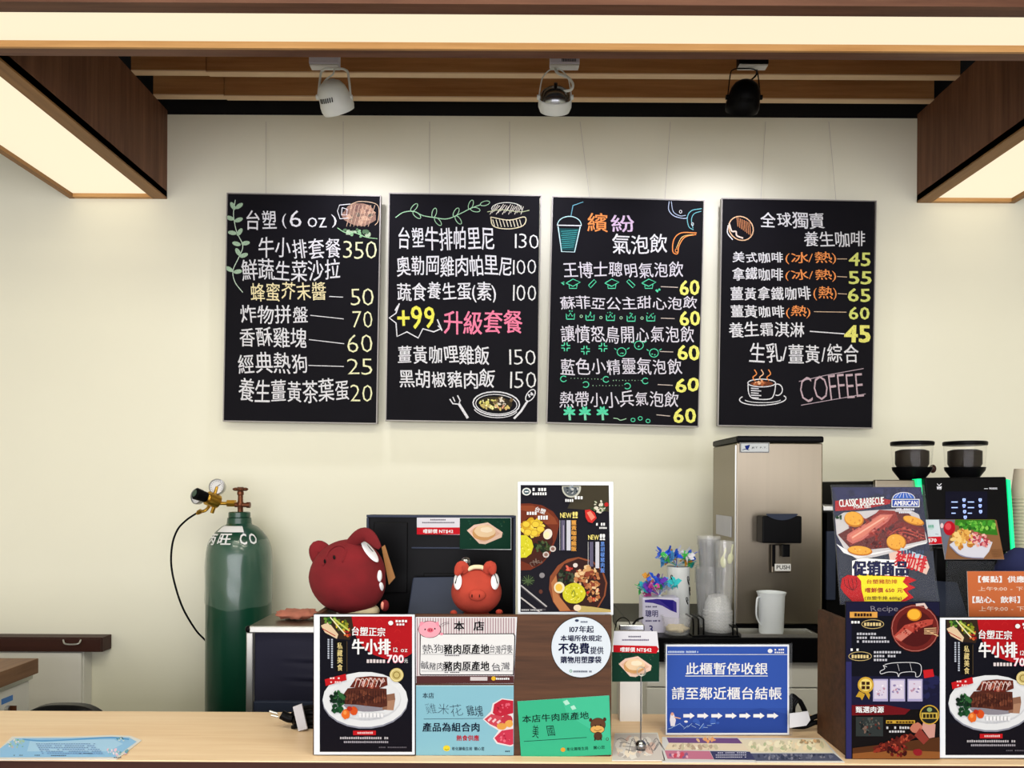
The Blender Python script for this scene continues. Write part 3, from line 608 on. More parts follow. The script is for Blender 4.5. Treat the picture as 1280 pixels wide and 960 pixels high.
MB().tube([cB, at(258, 637, GY), at(250, 640, GY-.01), at(246, 642, GY-.01)], .006).cyl(at(252, 638.5, GY-.01), at(247.5, 641, GY-.01), .009, 6).cyl(cB+V((.01, 0, -.01)), at(265, 641, GY), .007).build('outlet_fitting', M['brass'], body, smooth=True)
for (px, py, nx) in ((271.5, 608.5, .1), (247, 620.5, -.35)):
    c = at(px, py, GY+.005); nd = V((nx-.1, -1, .12)).normalized()
    g = MB().lathe([(.027, -.012), (.030, -.008), (.030, .006), (.027, .009), (.0265, .005)], c, 32, ax=nd, caps=False).lathe([(.027, -.012), (.0005, -.0125)], c, 32, ax=nd, caps=False).build('gauge', M['alu'], t, smooth=True)
    MB().lathe([(.0265, .002), (.0005, .002)], c, 32, ax=nd, caps=False).build('gauge_face', M['paper'], g)
    up = nd.to_track_quat('Z', 'Y').to_matrix(); tk = MB()
    for k in range(15):
        a = math.radians(-40+k*19); p = V((math.cos(a), math.sin(a), 0)); tk.cyl(c+up @ (p*.019+V((0, 0, .003))), c+up @ (p*.023+V((0, 0, .003))), .0006, 4)
    tk.cyl(c+up @ V((0, 0, .0034)), c+up @ V((.013, .009, .0034)), .001, 4); tk.build('dial_marks', M['black'], g)
    MB().cyl(c, cB, .006).build('gauge_stem', M['brass'], g, smooth=True)
hose = MB().tube([at(246, 641.5, GY-.01), at(241, 644.5, GY), at(232, 651, GY), at(222, 662, GY), at(215.5, 680, GY), at(214, 705, GY), at(219, 732, GY), at(229, 761, GY+.02), at(245, 788, GY+.07), at(262, 808, GY+.11), at(280, 850, GY+.13)], .0036, 10)
hose.build('hose', M['black'], t, smooth=True)

# ================================================================ LEFT BACKGROUND
# wall drawer shelf
a, b = at(128, 797, 2.97), at(128, 815, 2.97)
t = empty('wall_shelf', (-1.9, 2.9, b.z), 'dark brown drawer shelf with pale handle fixed on the wall at left', 'shelf')
MB().box(-2.9, a.x, 2.97, WY-.002, b.z, a.z).build('drawer_body', M['darkwood'], t, bev=.0015)
MB().box(-2.9, a.x-.002, 2.96, 2.9695, b.z+.002, a.z-.004).build('drawer_front', M['darkwood'], t, bev=.001)
hd = MB().tube([at(79, 800, 2.957), at(81, 804.5, 2.94), at(89, 805.5, 2.94), at(98, 804.5, 2.94), at(101, 800, 2.957)], .003).build('handle', M['alu'], t, smooth=True)
c0 = at(105, 850, 2.985)
t = empty('wall_cabinet', (-1.9, 2.93, 0), 'white cabinet under the dark wall shelf', 'cabinet')
MB().box(-2.9, c0.x, 2.985, WY-.002, 0, b.z-.001).build('body', M['cabinet'], t)
MB().box(-2.9, c0.x-.004, 2.972, 2.9845, .05, b.z-.004).build('door', M['cabinet'], t, bev=.001)
# side table with white drawer unit
X0 = -1.6; zt = .98
t = empty('side_table', (-2.1, 2.3, 0), 'brown topped work table at the left edge with a thick laminate top', 'table')
MB().box(-2.9, X0, 1.98, 2.6, zt-.05, zt).build('tabletop', wood('table_laminate', (104, 74, 54), (150, 114, 86), 1, 4, .5), t, bev=.001)
MB().box(-2.9, X0-.006, 2.0, 2.58, zt-.064, zt-.051).build('frame', M['alu'], t)
for x in (-2.5, -2.88):
    for y in (2.02, 2.54): MB().box(x, x+.03, y, y+.03, 0, zt-.066).build('leg', M['alu'], t)
t = empty('drawer_unit', (-1.95, 2.3, 0), 'pale drawer unit with blue label and key lock below the brown table top', 'cabinet')
MB().box(-2.4, X0-.012, 2.0, 2.57, 0, zt-.067).build('body', M['cabinet'], t, bev=.002)
S = Sheet(V((X0-.0115, 2.3, .9)), axes=((0, 1, 0), (0, 0, 1)), O=(0, 780, 5.335))
mb = MB(); mb.prism([S.uv(*p) for p in [(10, 540), (86, 508), (86, 472), (10, 502)]], 0, .0008); o = mb.build('blue_label', mat('blue_label', (76, 132, 208), .5), t, local=True)
o.matrix_world = Matrix.Translation(S.org-wbase(t)) @ Matrix((S.u, -S.n, S.v)).transposed().to_4x4()
d_ = ray(8, 886); p_ = EYEP+d_*((X0-.0115)/d_.x)
lk = MB().cyl(p_, p_+V((.012, 0, 0)), .011).build('lock', M['alu'], t, smooth=True); MB().box(p_.x+.0125, p_.x+.032, p_.y-.0015, p_.y+.0015, p_.z-.012, p_.z+.010).build('key', M['copper'], lk)
# chair
cc = at(83, 885, 2.2)
t = empty('office_chair', (cc.x, 2.2, 0), 'black leather chair whose rounded back top peeks over the counter', 'chair')
bk = MB(); N = 14; zt2 = at(80, 879, 2.2).z; hw = 48*2.2/F
prf = []
for i in range(N+1): u = -1+2*i/N; prf.append((cc.x+hw*u, zt2-.028*abs(u)**3.2-(.012 if u > .6 else 0)*(u-.6)))
poly = prf+[(cc.x+hw*.92, .55), (cc.x-hw*.92, .55)]
bk.prism(poly, 2.17, 2.22); bk.build('backrest', M['leather'], t, bev=.012, smooth=True)
MB().ball((cc.x+hw*.97, 2.19, zt2-.034), (.012, .012, .01)).build('back_bracket', M['alu'], t, smooth=True)
MB().box(cc.x-.22, cc.x+.22, 2.24, 2.64, .44, .50).build('seat', M['leather'], t, bev=.02)
MB().cyl((cc.x, 2.44, .08), (cc.x, 2.44, .44), .025).build('post', M['alu'], t, smooth=True); MB().box(cc.x-.03, cc.x+.03, 2.2, 2.4, .42, .439).box(cc.x-.03, cc.x+.03, 2.225, 2.235, .42, .6).build('back_support', M['black'], t)
for k in range(5):
    a = k*2*math.pi/5; d = V((math.cos(a), math.sin(a), 0)); c_ = V((cc.x, 2.44, .08))
    lg = MB().cyl(c_, c_+d*.24+V((0, 0, -.02)), .018, 10, .012).build('base_leg', M['black'], t); MB().ball(c_+d*.24+V((0, 0, -.052)), .027).build('caster', M['black'], lg, smooth=True)

# charcoal cabinet with aluminium frame
x0, x1 = at(308, 800, 2.3).x, -.42; ztop = at(330, 782, 2.3).z
t = empty('curtained_rack', ((x0+x1)/2, 2.4, 0), 'aluminium framed rack with dark navy curtain panel beside the green cylinder', 'rack')
MB().box(x0+.006, x1, 2.3, 2.53, ztop-.018, ztop-.001).build('top_panel', M['steel'], t, bev=.003)
for x in (x0, x1-.02):
    for y in (2.296, 2.51): MB().box(x, x+.02, y, y+.02, 0, ztop-.02).build('post', M['alu'], t, bev=.003)
MB().box(x0+.012, x1, 2.288, 2.2995, ztop-.02, ztop).build('top_rail', M['alu'], t, bev=.003)
MB().ball((x0+.008, 2.296, ztop-.01), (.010, .010, .011)).build('corner_cap', M['black'], t, smooth=True)
cp = MB(); vs_ = []; fs = []; NX, NZ = 24, 30; zb = at(330, 877, 2.3).z
for i in range(NX+1):
    for j in range(NZ+1):
        u, v = i/NX, j/NZ; y = 2.312+.003*math.sin(u*7+v*3)
        for c_, d in ((.55, .12), (.28, .12)): 
            q = v-(c_+.10*(u-.6)**2*2.0); 
            if u > .22: y += .006*math.exp(-(q/.03)**2)*min(1, (u-.22)*4)-.004*math.exp(-((q-.045)/.03)**2)*min(1, (u-.22)*4)
        vs_.append((x0+.021+(x1-x0-.042)*u, y, zb+(ztop-.022-zb)*v))
for i in range(NX):
    for j in range(NZ): b_ = i*(NZ+1)+j; fs.append((b_, b_+NZ+1, b_+NZ+2, b_+1))
cp.add(vs_, fs).build('curtain_panel', M['navy'], t, smooth='all')
MB().box(x0+.021, x1-.021, 2.302, 2.322, zb-.05, zb).build('lower_rail', M['bluegrey'], t, bev=.004)
MB().box(x0+.021, x1-.021, 2.318, 2.33, .03, zb-.052).build('lower_panel', M['navy'], t)
for (xx, yy0, yy1) in ((x0+.003, 2.317, 2.509), (x1-.008, 2.317, 2.509)): MB().box(xx, xx+.005, yy0, yy1, .03, ztop-.02).build('side_panel', M['navy'], t)
# crumpled cloth on rack
r2 = random.Random(5)
def crump(p): return p*(1+.22*math.sin(7*p.x+3*p.y)*math.cos(5*p.y+1)+.10*math.sin(17*p.x+4))
c_ = at(372, 769, 2.42); m = MB().ball((c_.x, 2.42, ztop+.016), (.07, .05, .014), 28, 14, fn=crump)
m.build('crumpled_cloth', M['meat'], None, loc=(c_.x, 2.42, ztop), smooth='all', label='reddish brown crumpled cloth lying on the navy curtained rack', cat='cloth')

# ================================================================ WOODEN DISPLAY BOXES ON THE COUNTER
def display_box(x0, x1, ztop, label):
    t = empty('display_box', ((x0+x1)/2, 1.7, ZC), label, 'display box')
    MB().box(x0, x1, 1.625, 1.637, ZC, ztop).build('front_panel', M['panelwood'], t, bev=.0008)
    MB().box(x0, x0+.012, 1.638, 1.787, ZC, ztop-.001).build('side_panel', M['panelwood'], t)
    MB().box(x1-.012, x1, 1.638, 1.787, ZC, ztop-.001).build('side_panel', M['panelwood'], t)
    MB().box(x0+.0125, x1-.0125, 1.638, 1.787, ztop-.045, ztop-.03).build('top_shelf', M['panelwood'], t)
    return t
BX0, BX1 = -.4185, .2125; BZ = at(580, 768.5, 1.625).z
display_box(BX0, BX1, BZ, 'brown wooden display box with notices taped on, in the middle of the counter')
RX0 = at(1060, 850, 1.625).x; RZ = 1.289
display_box(RX0, 1.36, RZ, 'brown wooden display box at the right end of the counter')
SH = BZ-.03

# ---------------------------------------------------------------- printed things
def sheet_thing(name, label, cat, quad, depth, O, roll=0, lean=0, back=.0012, mback='gloss', ink=None, group=None, org=None, pts=None, yaw=0):
    xs = [p[0] for p in quad]; ys = [p[1] for p in quad]
    S = Sheet(org or at(O[0]+sum(xs)/len(xs)/O[2], O[1]+sum(ys)/len(ys)/O[2], depth), roll, lean, yaw, O=O, ink=ink or INK)
    t = empty(name, S.org, label, cat, group); S.place(t)
    S.slab('card', M[mback], t, quad, 0, back); return S, t
NV = (22, 22, 36); WT = (238, 238, 240)
def steak(O, label):
    q = Q(57, 38, 632, 838)
    S, t = sheet_thing('framed_poster', label, 'poster', q, 1.618, O, roll=0, back=.004)
    S.slab('backing', M['black'], t, Q(52, 34, 634, 846), .0045, .006)
    S.part('printed_picture').rect(90, 48, 618, 822, NV); S.rect(90, 640, 618, 822, (26, 22, 34))
    S.poly([(272, 48), (618, 48), (618, 258), (585, 280), (540, 290), (470, 292), (400, 268), (345, 232), (305, 180), (280, 120)], (184, 30, 40))
    for k in range(9): S.ring(325+k % 3*105, 80+k//3*60, 16, 16, 3, (200, 48, 52), a0=180, a1=360, n=8)
    S.poly([(97, 50), (272, 50), (284, 120), (262, 182), (200, 176), (130, 150), (97, 110)], (64, 48, 36))
    S.poly([(97, 100), (140, 80), (196, 150), (188, 176), (120, 140)], (222, 200, 170)); S.line([(106, 118), (180, 160)], 5, (180, 60, 50))
    S.spots(150, 72, 34, 20, 16, (8, 15), [(60, 110, 50), (110, 150, 60), (40, 80, 40)], clip=(92, 50, 618, 900)); S.spots(215, 92, 34, 30, 16, (9, 17), [(206, 186, 60), (150, 150, 50), (90, 110, 40)], -45, clip=(92, 50, 618, 900))
    S.spots(250, 140, 20, 24, 9, (6, 12), [(180, 40, 40), (200, 110, 60), (120, 30, 36)]); S.line([(170, 60), (260, 130)], 9, (196, 206, 110)); S.line([(150, 52), (236, 150)], 6, (238, 232, 200))
    S.rect(178, 185, 243, 362, (12, 10, 12)); S.line([(246, 190), (246, 362)], 2, (120, 100, 70))
    S.ell(350, 530, 245, 160, (150, 152, 166)); S.ell(350, 522, 243, 158, (226, 228, 232)); S.ell(352, 520, 204, 124, (206, 208, 214)); S.ell(352, 514, 200, 118, (222, 224, 228))
    S.blob(365, 556, 132, 36, (150, 146, 156), .1)
    S.poly([(440, 500), (518, 486), (522, 520), (512, 584), (450, 580)], (150, 112, 92)); S.poly([(478, 530), (520, 524), (512, 584), (474, 582)], (178, 140, 116))
    S.part('printed_meat'); S.poly([(250, 458), (330, 452), (472, 460), (476, 560), (440, 568), (300, 552), (218, 548), (222, 498)], (98, 54, 42))
    S.spots(350, 512, 110, 38, 60, (8, 20), [(80, 42, 34), (122, 72, 54), (104, 58, 44), (140, 84, 62)], clip=(222, 455, 474, 562))
    for k in range(14): S.line([(260+k*15, 470), (250+k*16, 545)], 3, (70, 38, 30))
    S.poly([(262, 452), (300, 396), (380, 388), (474, 394), (478, 440), (420, 462), (330, 456)], (112, 52, 40))
    S.spots(368, 425, 90, 28, 44, (7, 16), [(150, 70, 50), (90, 40, 34), (180, 110, 90), (206, 170, 170), (130, 50, 44)], clip=(268, 392, 476, 460))
    for k in range(7): S.line([(290+k*24, 450), (308+k*24, 402), (330+k*22, 420)], 4, (226, 206, 200), True)
    S.spots(188, 515, 50, 38, 40, (9, 18), [(24, 60, 40), (34, 84, 50), (20, 46, 32), (60, 110, 66)]); S.spots(196, 570, 36, 24, 18, (9, 16), [(40, 96, 56), (28, 72, 44)])
    S.blob(240, 604, 24, 30, (226, 120, 50), .1); S.blob(286, 586, 22, 26, (214, 96, 44), .1); S.blob(262, 574, 16, 14, (190, 60, 40), .1); S.ell(236, 596, 10, 12, (240, 160, 90))
    S.ell(530, 381, 40, 40, (206, 190, 130)); S.ring(530, 381, 32, 32, 4, (240, 228, 180)); S.ring(530, 381, 18, 18, 5, (150, 130, 70))
    S.poly([(120, 406), (240, 374), (245, 410), (126, 444)], (196, 34, 42)); S.rect(282, 698, 412, 724, (196, 34, 42))
    S.part('lettering').text('台塑正宗', (276, 108, 464, 158), WT, .03, rot=2); S.text('牛小排', (278, 176, 494, 262), WT, .045)
    S.text('12 oz', (512, 224, 592, 250), WT, 0); S.text('700', (476, 266, 570, 312), (250, 170, 190), .05); S.text('700', (478, 268, 568, 309), WT, .02); S.text('元', (574, 290, 594, 312), WT, .01)
    S.dashes(360, 290, 470, 312, (224, 214, 216), 6); S.dashes(150, 394, 210, 404, (240, 210, 210), 4); S.dashes(140, 416, 216, 426, (240, 210, 210), 6)
    S.text('私藏美食', (192, 196, 222, 356), (226, 208, 150), .02, vert=True)
    for x, y1 in ((142, 300), (162, 352)): 
        for k in range(int((y1-175)/13)): S.rect(x-5, 175+k*13, x+5, 184+k*13, (190, 196, 210))
    S.dashes(525, 66, 595, 80, WT, 4); S.dashes(530, 86, 595, 98, WT, 4); S.ell(497, 84, 14, 13, WT)
    S.dashes(316, 596, 460, 622, (236, 236, 240), 7); S.dashes(296, 704, 398, 716, (240, 200, 200), 9)
    S.dashes(208, 732, 486, 746, (190, 186, 192), 22); S.dashes(230, 756, 486, 768, (170, 166, 176), 22); S.dashes(430, 788, 590, 796, (110, 106, 116), 16)
    S.finish(t)
steak((380, 760, 4.571), 'framed steak poster on the left, beside the striped pig notice, below the big red plush')
steak((1162, 764, 4.571), 'framed steak poster at the right edge of the counter, below the orange notice')

# striped pork notice and pale blue notice (taped on the box)
O = (380, 760, 4.571)
S, t = sheet_thing('paper_notice', 'pink striped pork origin notice with a pig head, taped on the box', 'notice', [(640, 430), (1198, 432), (1217, 52), (638, 52)], 1.6235, O, back=.0008)
S.part('printed_picture').poly([(642, 56), (1213, 56), (1196, 388), (642, 388)], (226, 220, 222))
for k in range(38): x = 645+k*14.9; S.poly([(x, 56), (x+6, 56), (x+6, 386), (x, 386)], (176, 150, 158))
S.poly([(642, 388), (1199, 388), (1198, 430), (642, 430)], (98, 58, 58))
S.poly([(664, 148), (1200, 144), (1208, 160), (1200, 384), (668, 384), (660, 375)], (30, 26, 30)); S.poly([(668, 152), (1196, 149), (1202, 162), (1194, 379), (670, 379), (664, 372)], (232, 232, 234))
S.blob(718, 122, 66, 50, (60, 30, 40), .02, n=20); S.blob(718, 122, 63, 47, (240, 176, 190), .02, n=20); S.poly([(656, 96), (670, 76), (690, 84), (668, 104)], (236, 160, 178)); S.poly([(748, 84), (768, 76), (774, 100), (764, 106)], (236, 160, 178))
S.ell(722, 126, 18, 13, (220, 110, 130)); S.ell(716, 126, 3, 4, (90, 30, 40)); S.ell(728, 126, 3, 4, (90, 30, 40)); S.ell(692, 122, 4, 5, (40, 20, 30)); S.ell(748, 118, 4, 5, (40, 20, 30)); S.ell(786, 148, 10, 8, (236, 160, 178))
S.line([(780, 96), (800, 84), (828, 80)], 2, (60, 40, 50)); S.line([(790, 104), (806, 92), (830, 88)], 2, (60, 40, 50)); S.ell(1083, 402, 13, 12, (232, 190, 60))
S.part('lettering').text('本', (858, 76, 915, 128), (24, 22, 26), .035); S.text('店', (970, 76, 1028, 128), (24, 22, 26), .035)
S.text('熱狗', (676, 206, 795, 262), (50, 50, 60), 0, hand=1.5); S.text('豬肉原產地', (800, 206, 1058, 262), (24, 22, 26), .035); S.text('台灣丹麥', (1062, 208, 1192, 262), (50, 50, 60), 0, hand=1.5)
S.text('鹹豬肉', (668, 302, 800, 356), (50, 50, 60), 0, hand=1.5); S.text('豬肉原產地', (800, 304, 1058, 358), (24, 22, 26), .035); S.text('台灣', (1072, 308, 1176, 360), (50, 50, 60), 0, hand=1.5)
S.line([(672, 264), (1194, 264)], 2, (120, 116, 120)); S.line([(672, 360), (1194, 360)], 2, (120, 116, 120)); S.dashes(804, 268, 890, 274, (90, 86, 90), 8); S.dashes(804, 364, 890, 370, (90, 86, 90), 8)
S.rect(950, 393, 1048, 414, (214, 206, 208)); S.dashes(1098, 397, 1176, 409, WT, 7); S.finish(t)
S, t = sheet_thing('paper_notice', 'pale blue handwritten chicken notice with red meat picture, taped on the box', 'notice', Q(640, 442, 1198, 842), 1.6235, O, back=.0008)
S.part('printed_picture').rect(640, 442, 1198, 842, (148, 196, 212)); S.line([(640, 444), (1198, 444)], 3, (200, 226, 234))
S.poly([(1196, 524), (1130, 516), (1078, 545), (1068, 590), (1022, 636), (1060, 670), (1112, 700), (1080, 745), (1100, 775), (1180, 792), (1196, 786)], (232, 222, 226))
S.poly([(1196, 530), (1132, 522), (1086, 550), (1078, 600), (1110, 625), (1196, 600)], (196, 50, 74)); S.poly([(1030, 636), (1070, 605), (1150, 625), (1120, 690), (1064, 664)], (206, 84, 100)); S.blob(1160, 640, 34, 30, (196, 66, 84), .1); S.blob(1130, 676, 30, 20, (226, 168, 90), .1); S.blob(1172, 660, 22, 22, (230, 176, 96), .1)
S.poly([(1196, 690), (1130, 700), (1088, 742), (1106, 768), (1178, 784), (1196, 778)], (206, 70, 96)); S.spots(1140, 570, 40, 30, 12, (4, 10), [(226, 110, 130), (160, 34, 60)]); S.spots(1146, 740, 36, 24, 10, (4, 10), [(230, 120, 140), (170, 40, 70)])
for k in range(3): S.poly([(1048+k*26, 640+k*6), (1066+k*26, 622+k*8), (1074+k*26, 630+k*8), (1056+k*26, 650+k*6)], (236, 200, 206))
S.ell(815, 801, 20, 17, (232, 214, 70)); S.ring(815, 801, 12, 9, 3, (60, 120, 60), a0=20, a1=160, n=8)
S.part('lettering').text('本店', (678, 484, 742, 515), (40, 50, 66), .01); S.text('雞米花', (690, 545, 908, 620), (66, 84, 100), -.018, hand=2); S.text('雞塊', (926, 556, 1024, 622), (60, 78, 94), 0, hand=2)
S.line([(684, 634), (1022, 630)], 2.4, (70, 90, 104)); S.text('產品為組合肉', (678, 655, 1002, 706), (24, 34, 58), .028); S.text('熱食供應', (872, 726, 1000, 758), (186, 40, 60), .03)
S.text('彰化縣衛生局', (846, 793, 960, 813), (30, 40, 60), .01); S.text('關心您', (974, 793, 1030, 813), (30, 40, 60), .01); S.dashes(1150, 814, 1178, 822, (60, 80, 96), 3); S.finish(t)

# round sign and green notice
O = (640, 760, 4.8)
S = Sheet(at(640+415/4.8, 760+235/4.8, 1.623), 0, O=O); t = empty('round_sign', S.org, 'round white plastic bag notice stuck on the brown wooden box', 'notice'); S.place(t)
cq = [(415+180*math.cos(a*math.pi/24), 235-184*math.sin(a*math.pi/24)) for a in range(48)]
S.slab('disc', M['black'], t, cq, 0, .0015); S.part('printed_face').ell(415, 235, 178, 181, (222, 230, 240), n=48); S.ring(353, 378, 7, 7, 3.5, (40, 150, 90), n=12)
B2 = (26, 32, 74)
S.part('lettering').text('107年起', (346, 107, 490, 148), B2, .035); S.text('本場所依規定', (292, 163, 538, 199), B2, .04); S.text('不免費', (280, 210, 462, 274), B2, .05); S.text('提供', (470, 232, 548, 276), B2, .03); S.text('購物用塑膠袋', (292, 290, 535, 331), B2, .04)
S.ell(389, 75, 12, 8, (70, 80, 110)); S.dashes(412, 78, 464, 88, (80, 90, 120), 6); S.dashes(368, 374, 480, 386, (90, 100, 120), 13); S.finish(t)
q = [(55, 905), (597, 880), (583, 524), (32, 560)]
S, t = sheet_thing('paper_notice', 'green beef origin notice with a small brown cow head, tilted, low on the box', 'notice', q, 1.6225, O, back=.0006)
S.part('printed_picture').poly(q, (74, 190, 152)); S.poly([(300, 546), (583, 526), (592, 800), (330, 640)], (84, 198, 162))
S.poly([(305, 562), (330, 550), (348, 574), (322, 584)], (186, 230, 214)); S.poly([(350, 592), (372, 582), (386, 604), (362, 612)], (186, 230, 214))
S.ell(516, 700, 46, 42, (60, 44, 36)); S.ell(516, 698, 43, 38, (112, 78, 58)); S.ell(472, 672, 10, 12, (90, 60, 46)); S.ell(556, 668, 10, 12, (90, 60, 46)); S.ell(512, 728, 44, 26, (60, 44, 36)); S.ell(512, 728, 41, 23, (226, 180, 110)); S.ell(500, 706, 4, 5, (20, 14, 12)); S.ell(532, 704, 4, 5, (20, 14, 12))
S.line([(492, 730), (512, 736), (538, 728)], 3, (120, 70, 40), True); S.ell(516, 768, 26, 26, (98, 68, 52)); S.line([(500, 776), (496, 796)], 8, (70, 46, 36)); S.line([(532, 776), (536, 794)], 8, (70, 46, 36)); S.ring(572, 786, 7, 9, 3, (90, 60, 46), n=10)
S.part('lettering').text('本店牛肉原產地', (62, 632, 460, 678), (24, 48, 44), .016, rot=-3.6); S.text('美', (122, 700, 160, 782), (24, 60, 50), 0, hand=2); S.text('國', (205, 705, 260, 768), (24, 50, 46), 0, hand=2); S.line([(72, 800), (448, 776)], 3, (24, 50, 46))
S.ell(306, 850, 14, 13, (226, 170, 70)); S.text('彰化縣衛生局', (330, 834, 456, 854), (24, 60, 50), .01, rot=-3); S.text('關心您', (490, 826, 556, 846), (24, 60, 50), .01, rot=-3); S.finish(t)

# menu poster on top of the box
O = (630, 590, 5.053)
S, t = sheet_thing('menu_poster', 'portrait dark food menu poster with rice bowls, standing on the box beside the black till', 'poster', Q(88, 62, 690, 902), 1.645, O, back=.003, mback='gloss')
S.part('printed_picture'); clipm = (104, 82, 674, 884)
S.poly([(105, 82), (662, 84), (674, 884), (104, 884)], (38, 36, 46)); S.poly([(480, 84), (662, 84), (664, 250), (400, 230), (440, 150)], (78, 72, 58))
S.ell(426, 100, 60, 62, (200, 200, 190), n=20, a0=-10, a1=190); S.ell(424, 98, 50, 54, (110, 116, 120), n=20, a0=-5, a1=185); S.spots(430, 112, 38, 24, 14, (6, 12), [(150, 160, 170), (60, 70, 80), (200, 200, 200)])
S.poly([(105, 200), (160, 198), (240, 210), (310, 250), (345, 300), (350, 330), (330, 420), (290, 520), (240, 580), (170, 618), (105, 622)], (124, 62, 42)); S.poly([(105, 212), (180, 212), (260, 240), (320, 290), (340, 330), (250, 330), (160, 250), (105, 240)], (150, 84, 56))
S.poly([(105, 330), (150, 290), (230, 300), (300, 360), (310, 440), (270, 540), (200, 600), (105, 560)], (84, 46, 38))
S.spots(180, 350, 75, 55, 40, (12, 26), [(226, 196, 66), (210, 170, 50), (236, 214, 100), (200, 150, 70)], clip=clipm)
for cx, cy in ((140, 330), (200, 330), (190, 385), (230, 360), (150, 380)): S.blob(cx, cy, 26, 22, (230, 204, 80), .15); S.ring(cx, cy, 24, 20, 3, (180, 140, 50), n=12)
S.poly([(105, 400), (140, 398), (175, 430), (186, 470), (172, 515), (140, 540), (105, 542)], (214, 208, 60)); S.spots(135, 470, 32, 60, 20, (3, 7), [(236, 230, 110), (190, 180, 40)], clip=clipm)
S.spots(245, 470, 48, 38, 34, (8, 16), [(44, 58, 40), (66, 84, 50), (34, 44, 34), (90, 106, 70)]); S.ell(276, 392, 28, 34, (232, 222, 210), 20); S.ell(268, 398, 18, 22, (240, 230, 190), 20)
for x, y in ((308, 485), (265, 522)): S.ell(x, y, 20, 19, (210, 200, 196)); S.ell(x, y, 12, 11, (150, 120, 110))
for k in range(5): S.line([(200, 570), (165+k*18, 545+abs(k-2)*14), (180+k*14, 600-k*10)], 3, (150, 130, 120), True)
for k in range(16): a = k*.4; S.line([(152, 690), (152+40*math.cos(a), 684+34*math.sin(a))], 4, (70, 92, 64) if k % 2 else (110, 130, 90))
S.ell(240, 652, 17, 17, (150, 146, 150)); S.ell(232, 755, 12, 14, (110, 70, 60))
S.line([(106, 715), (270, 850)], 9, (190, 186, 188)); S.line([(106, 728), (262, 856)], 3, (90, 86, 90)); S.line([(106, 792), (226, 884)], 9, (196, 190, 190)); S.line([(104, 868), (264, 868)], 12, (90, 86, 92))
S.poly([(470, 536), (560, 560), (625, 620), (652, 700), (640, 780), (600, 850), (566, 880), (352, 880), (310, 820), (284, 740), (290, 660), (340, 590), (400, 550)], (150, 90, 62))
S.poly([(470, 546), (555, 570), (615, 626), (641, 700), (630, 780), (580, 866), (400, 874), (360, 820), (345, 740), (330, 650), (380, 580)], (70, 44, 42)); S.poly([(298, 700), (330, 650), (345, 780), (420, 874), (355, 878), (312, 818)], (190, 132, 90))
S.spots(390, 660, 52, 42, 40, (8, 17), [(44, 54, 40), (62, 78, 56), (34, 40, 34), (84, 92, 74)]); S.spots(525, 670, 85, 70, 90, (9, 20), [(214, 170, 120), (196, 140, 96), (180, 120, 80), (230, 200, 160), (150, 80, 60), (120, 60, 40)]); S.spots(560, 770, 44, 44, 26, (8, 16), [(214, 170, 120), (230, 200, 160), (180, 120, 80), (190, 70, 50)])
S.blob(442, 765, 74, 66, (212, 206, 62), .04, n=24); S.spots(440, 768, 58, 52, 46, (3, 8), [(230, 224, 100), (190, 184, 44), (236, 232, 130)]); S.line([(425, 770), (440, 745), (448, 778), (432, 790)], 4, (120, 140, 60), True)
S.ell(348, 728, 34, 36, (232, 222, 190)); S.ell(346, 728, 22, 24, (232, 196, 90)); S.ell(450, 588, 15, 14, (226, 214, 210)); S.spots(405, 608, 24, 12, 8, (7, 13), [(190, 70, 60), (220, 120, 100)])
S.poly([(440, 862), (460, 840), (560, 850), (672, 868), (674, 884), (470, 884)], (200, 180, 120)); S.ell(462, 856, 24, 20, (236, 216, 190))
S.poly([(510, 240), (540, 236), (570, 255), (584, 290), (556, 322), (530, 314), (514, 285)], (206, 60, 56)); S.poly([(522, 256), (545, 246), (574, 285), (550, 306)], (236, 150, 130)); S.spots(600, 215, 50, 36, 30, (7, 15), [(196, 196, 176), (110, 130, 90), (220, 214, 200), (70, 84, 60)], clip=(104, 82, 662, 400)); S.blob(645, 205, 14, 14, (190, 50, 50), .1)
S.part('lettering'); S.ell(142, 124, 28, 24, (226, 228, 226)); S.ell(142, 124, 19, 16, (60, 90, 100)); S.rect(130, 120, 154, 128, WT); S.dashes(180, 100, 270, 120, WT, 5); S.dashes(180, 128, 272, 146, WT, 6)
S.text('NEW', (354, 256, 424, 290), (236, 222, 140), .02, hand=.8); S.text('!!', (434, 252, 462, 290), (236, 222, 140), .04); S.text('NEW', (530, 396, 598, 428), (236, 222, 140), .02, hand=.8); S.text('!!', (606, 392, 634, 428), WT, .04)
S.text('薑黃咖哩雞飯', (424, 304, 456, 498), (226, 170, 90), .03, vert=True); S.rect(394, 304, 420, 494, (206, 206, 216)); S.rect(360, 304, 384, 494, (110, 106, 130)); S.line([(352, 304), (352, 494)], 2, WT); S.dashes(364, 310, 380, 488, (180, 170, 190), 2)
S.text('黑胡椒豬肉飯', (608, 440, 634, 634), (110, 150, 220), .03, vert=True); S.rect(576, 440, 600, 606, (206, 206, 216)); S.rect(540, 440, 562, 596, (110, 106, 130)); S.line([(530, 440), (530, 590)], 2, WT)
S.text('台塑', (196, 226, 262, 258), WT, .02, rot=18); S.dashes(144, 250, 210, 270, WT, 4); S.dashes(214, 272, 280, 300, WT, 4); S.dashes(386, 170, 440, 188, WT, 4); S.dashes(446, 150, 500, 172, WT, 3); S.dashes(580, 320, 640, 338, WT, 4); S.dashes(600, 346, 650, 358, WT, 4); S.dashes(110, 866, 258, 872, WT, 18)
S.finish(t)

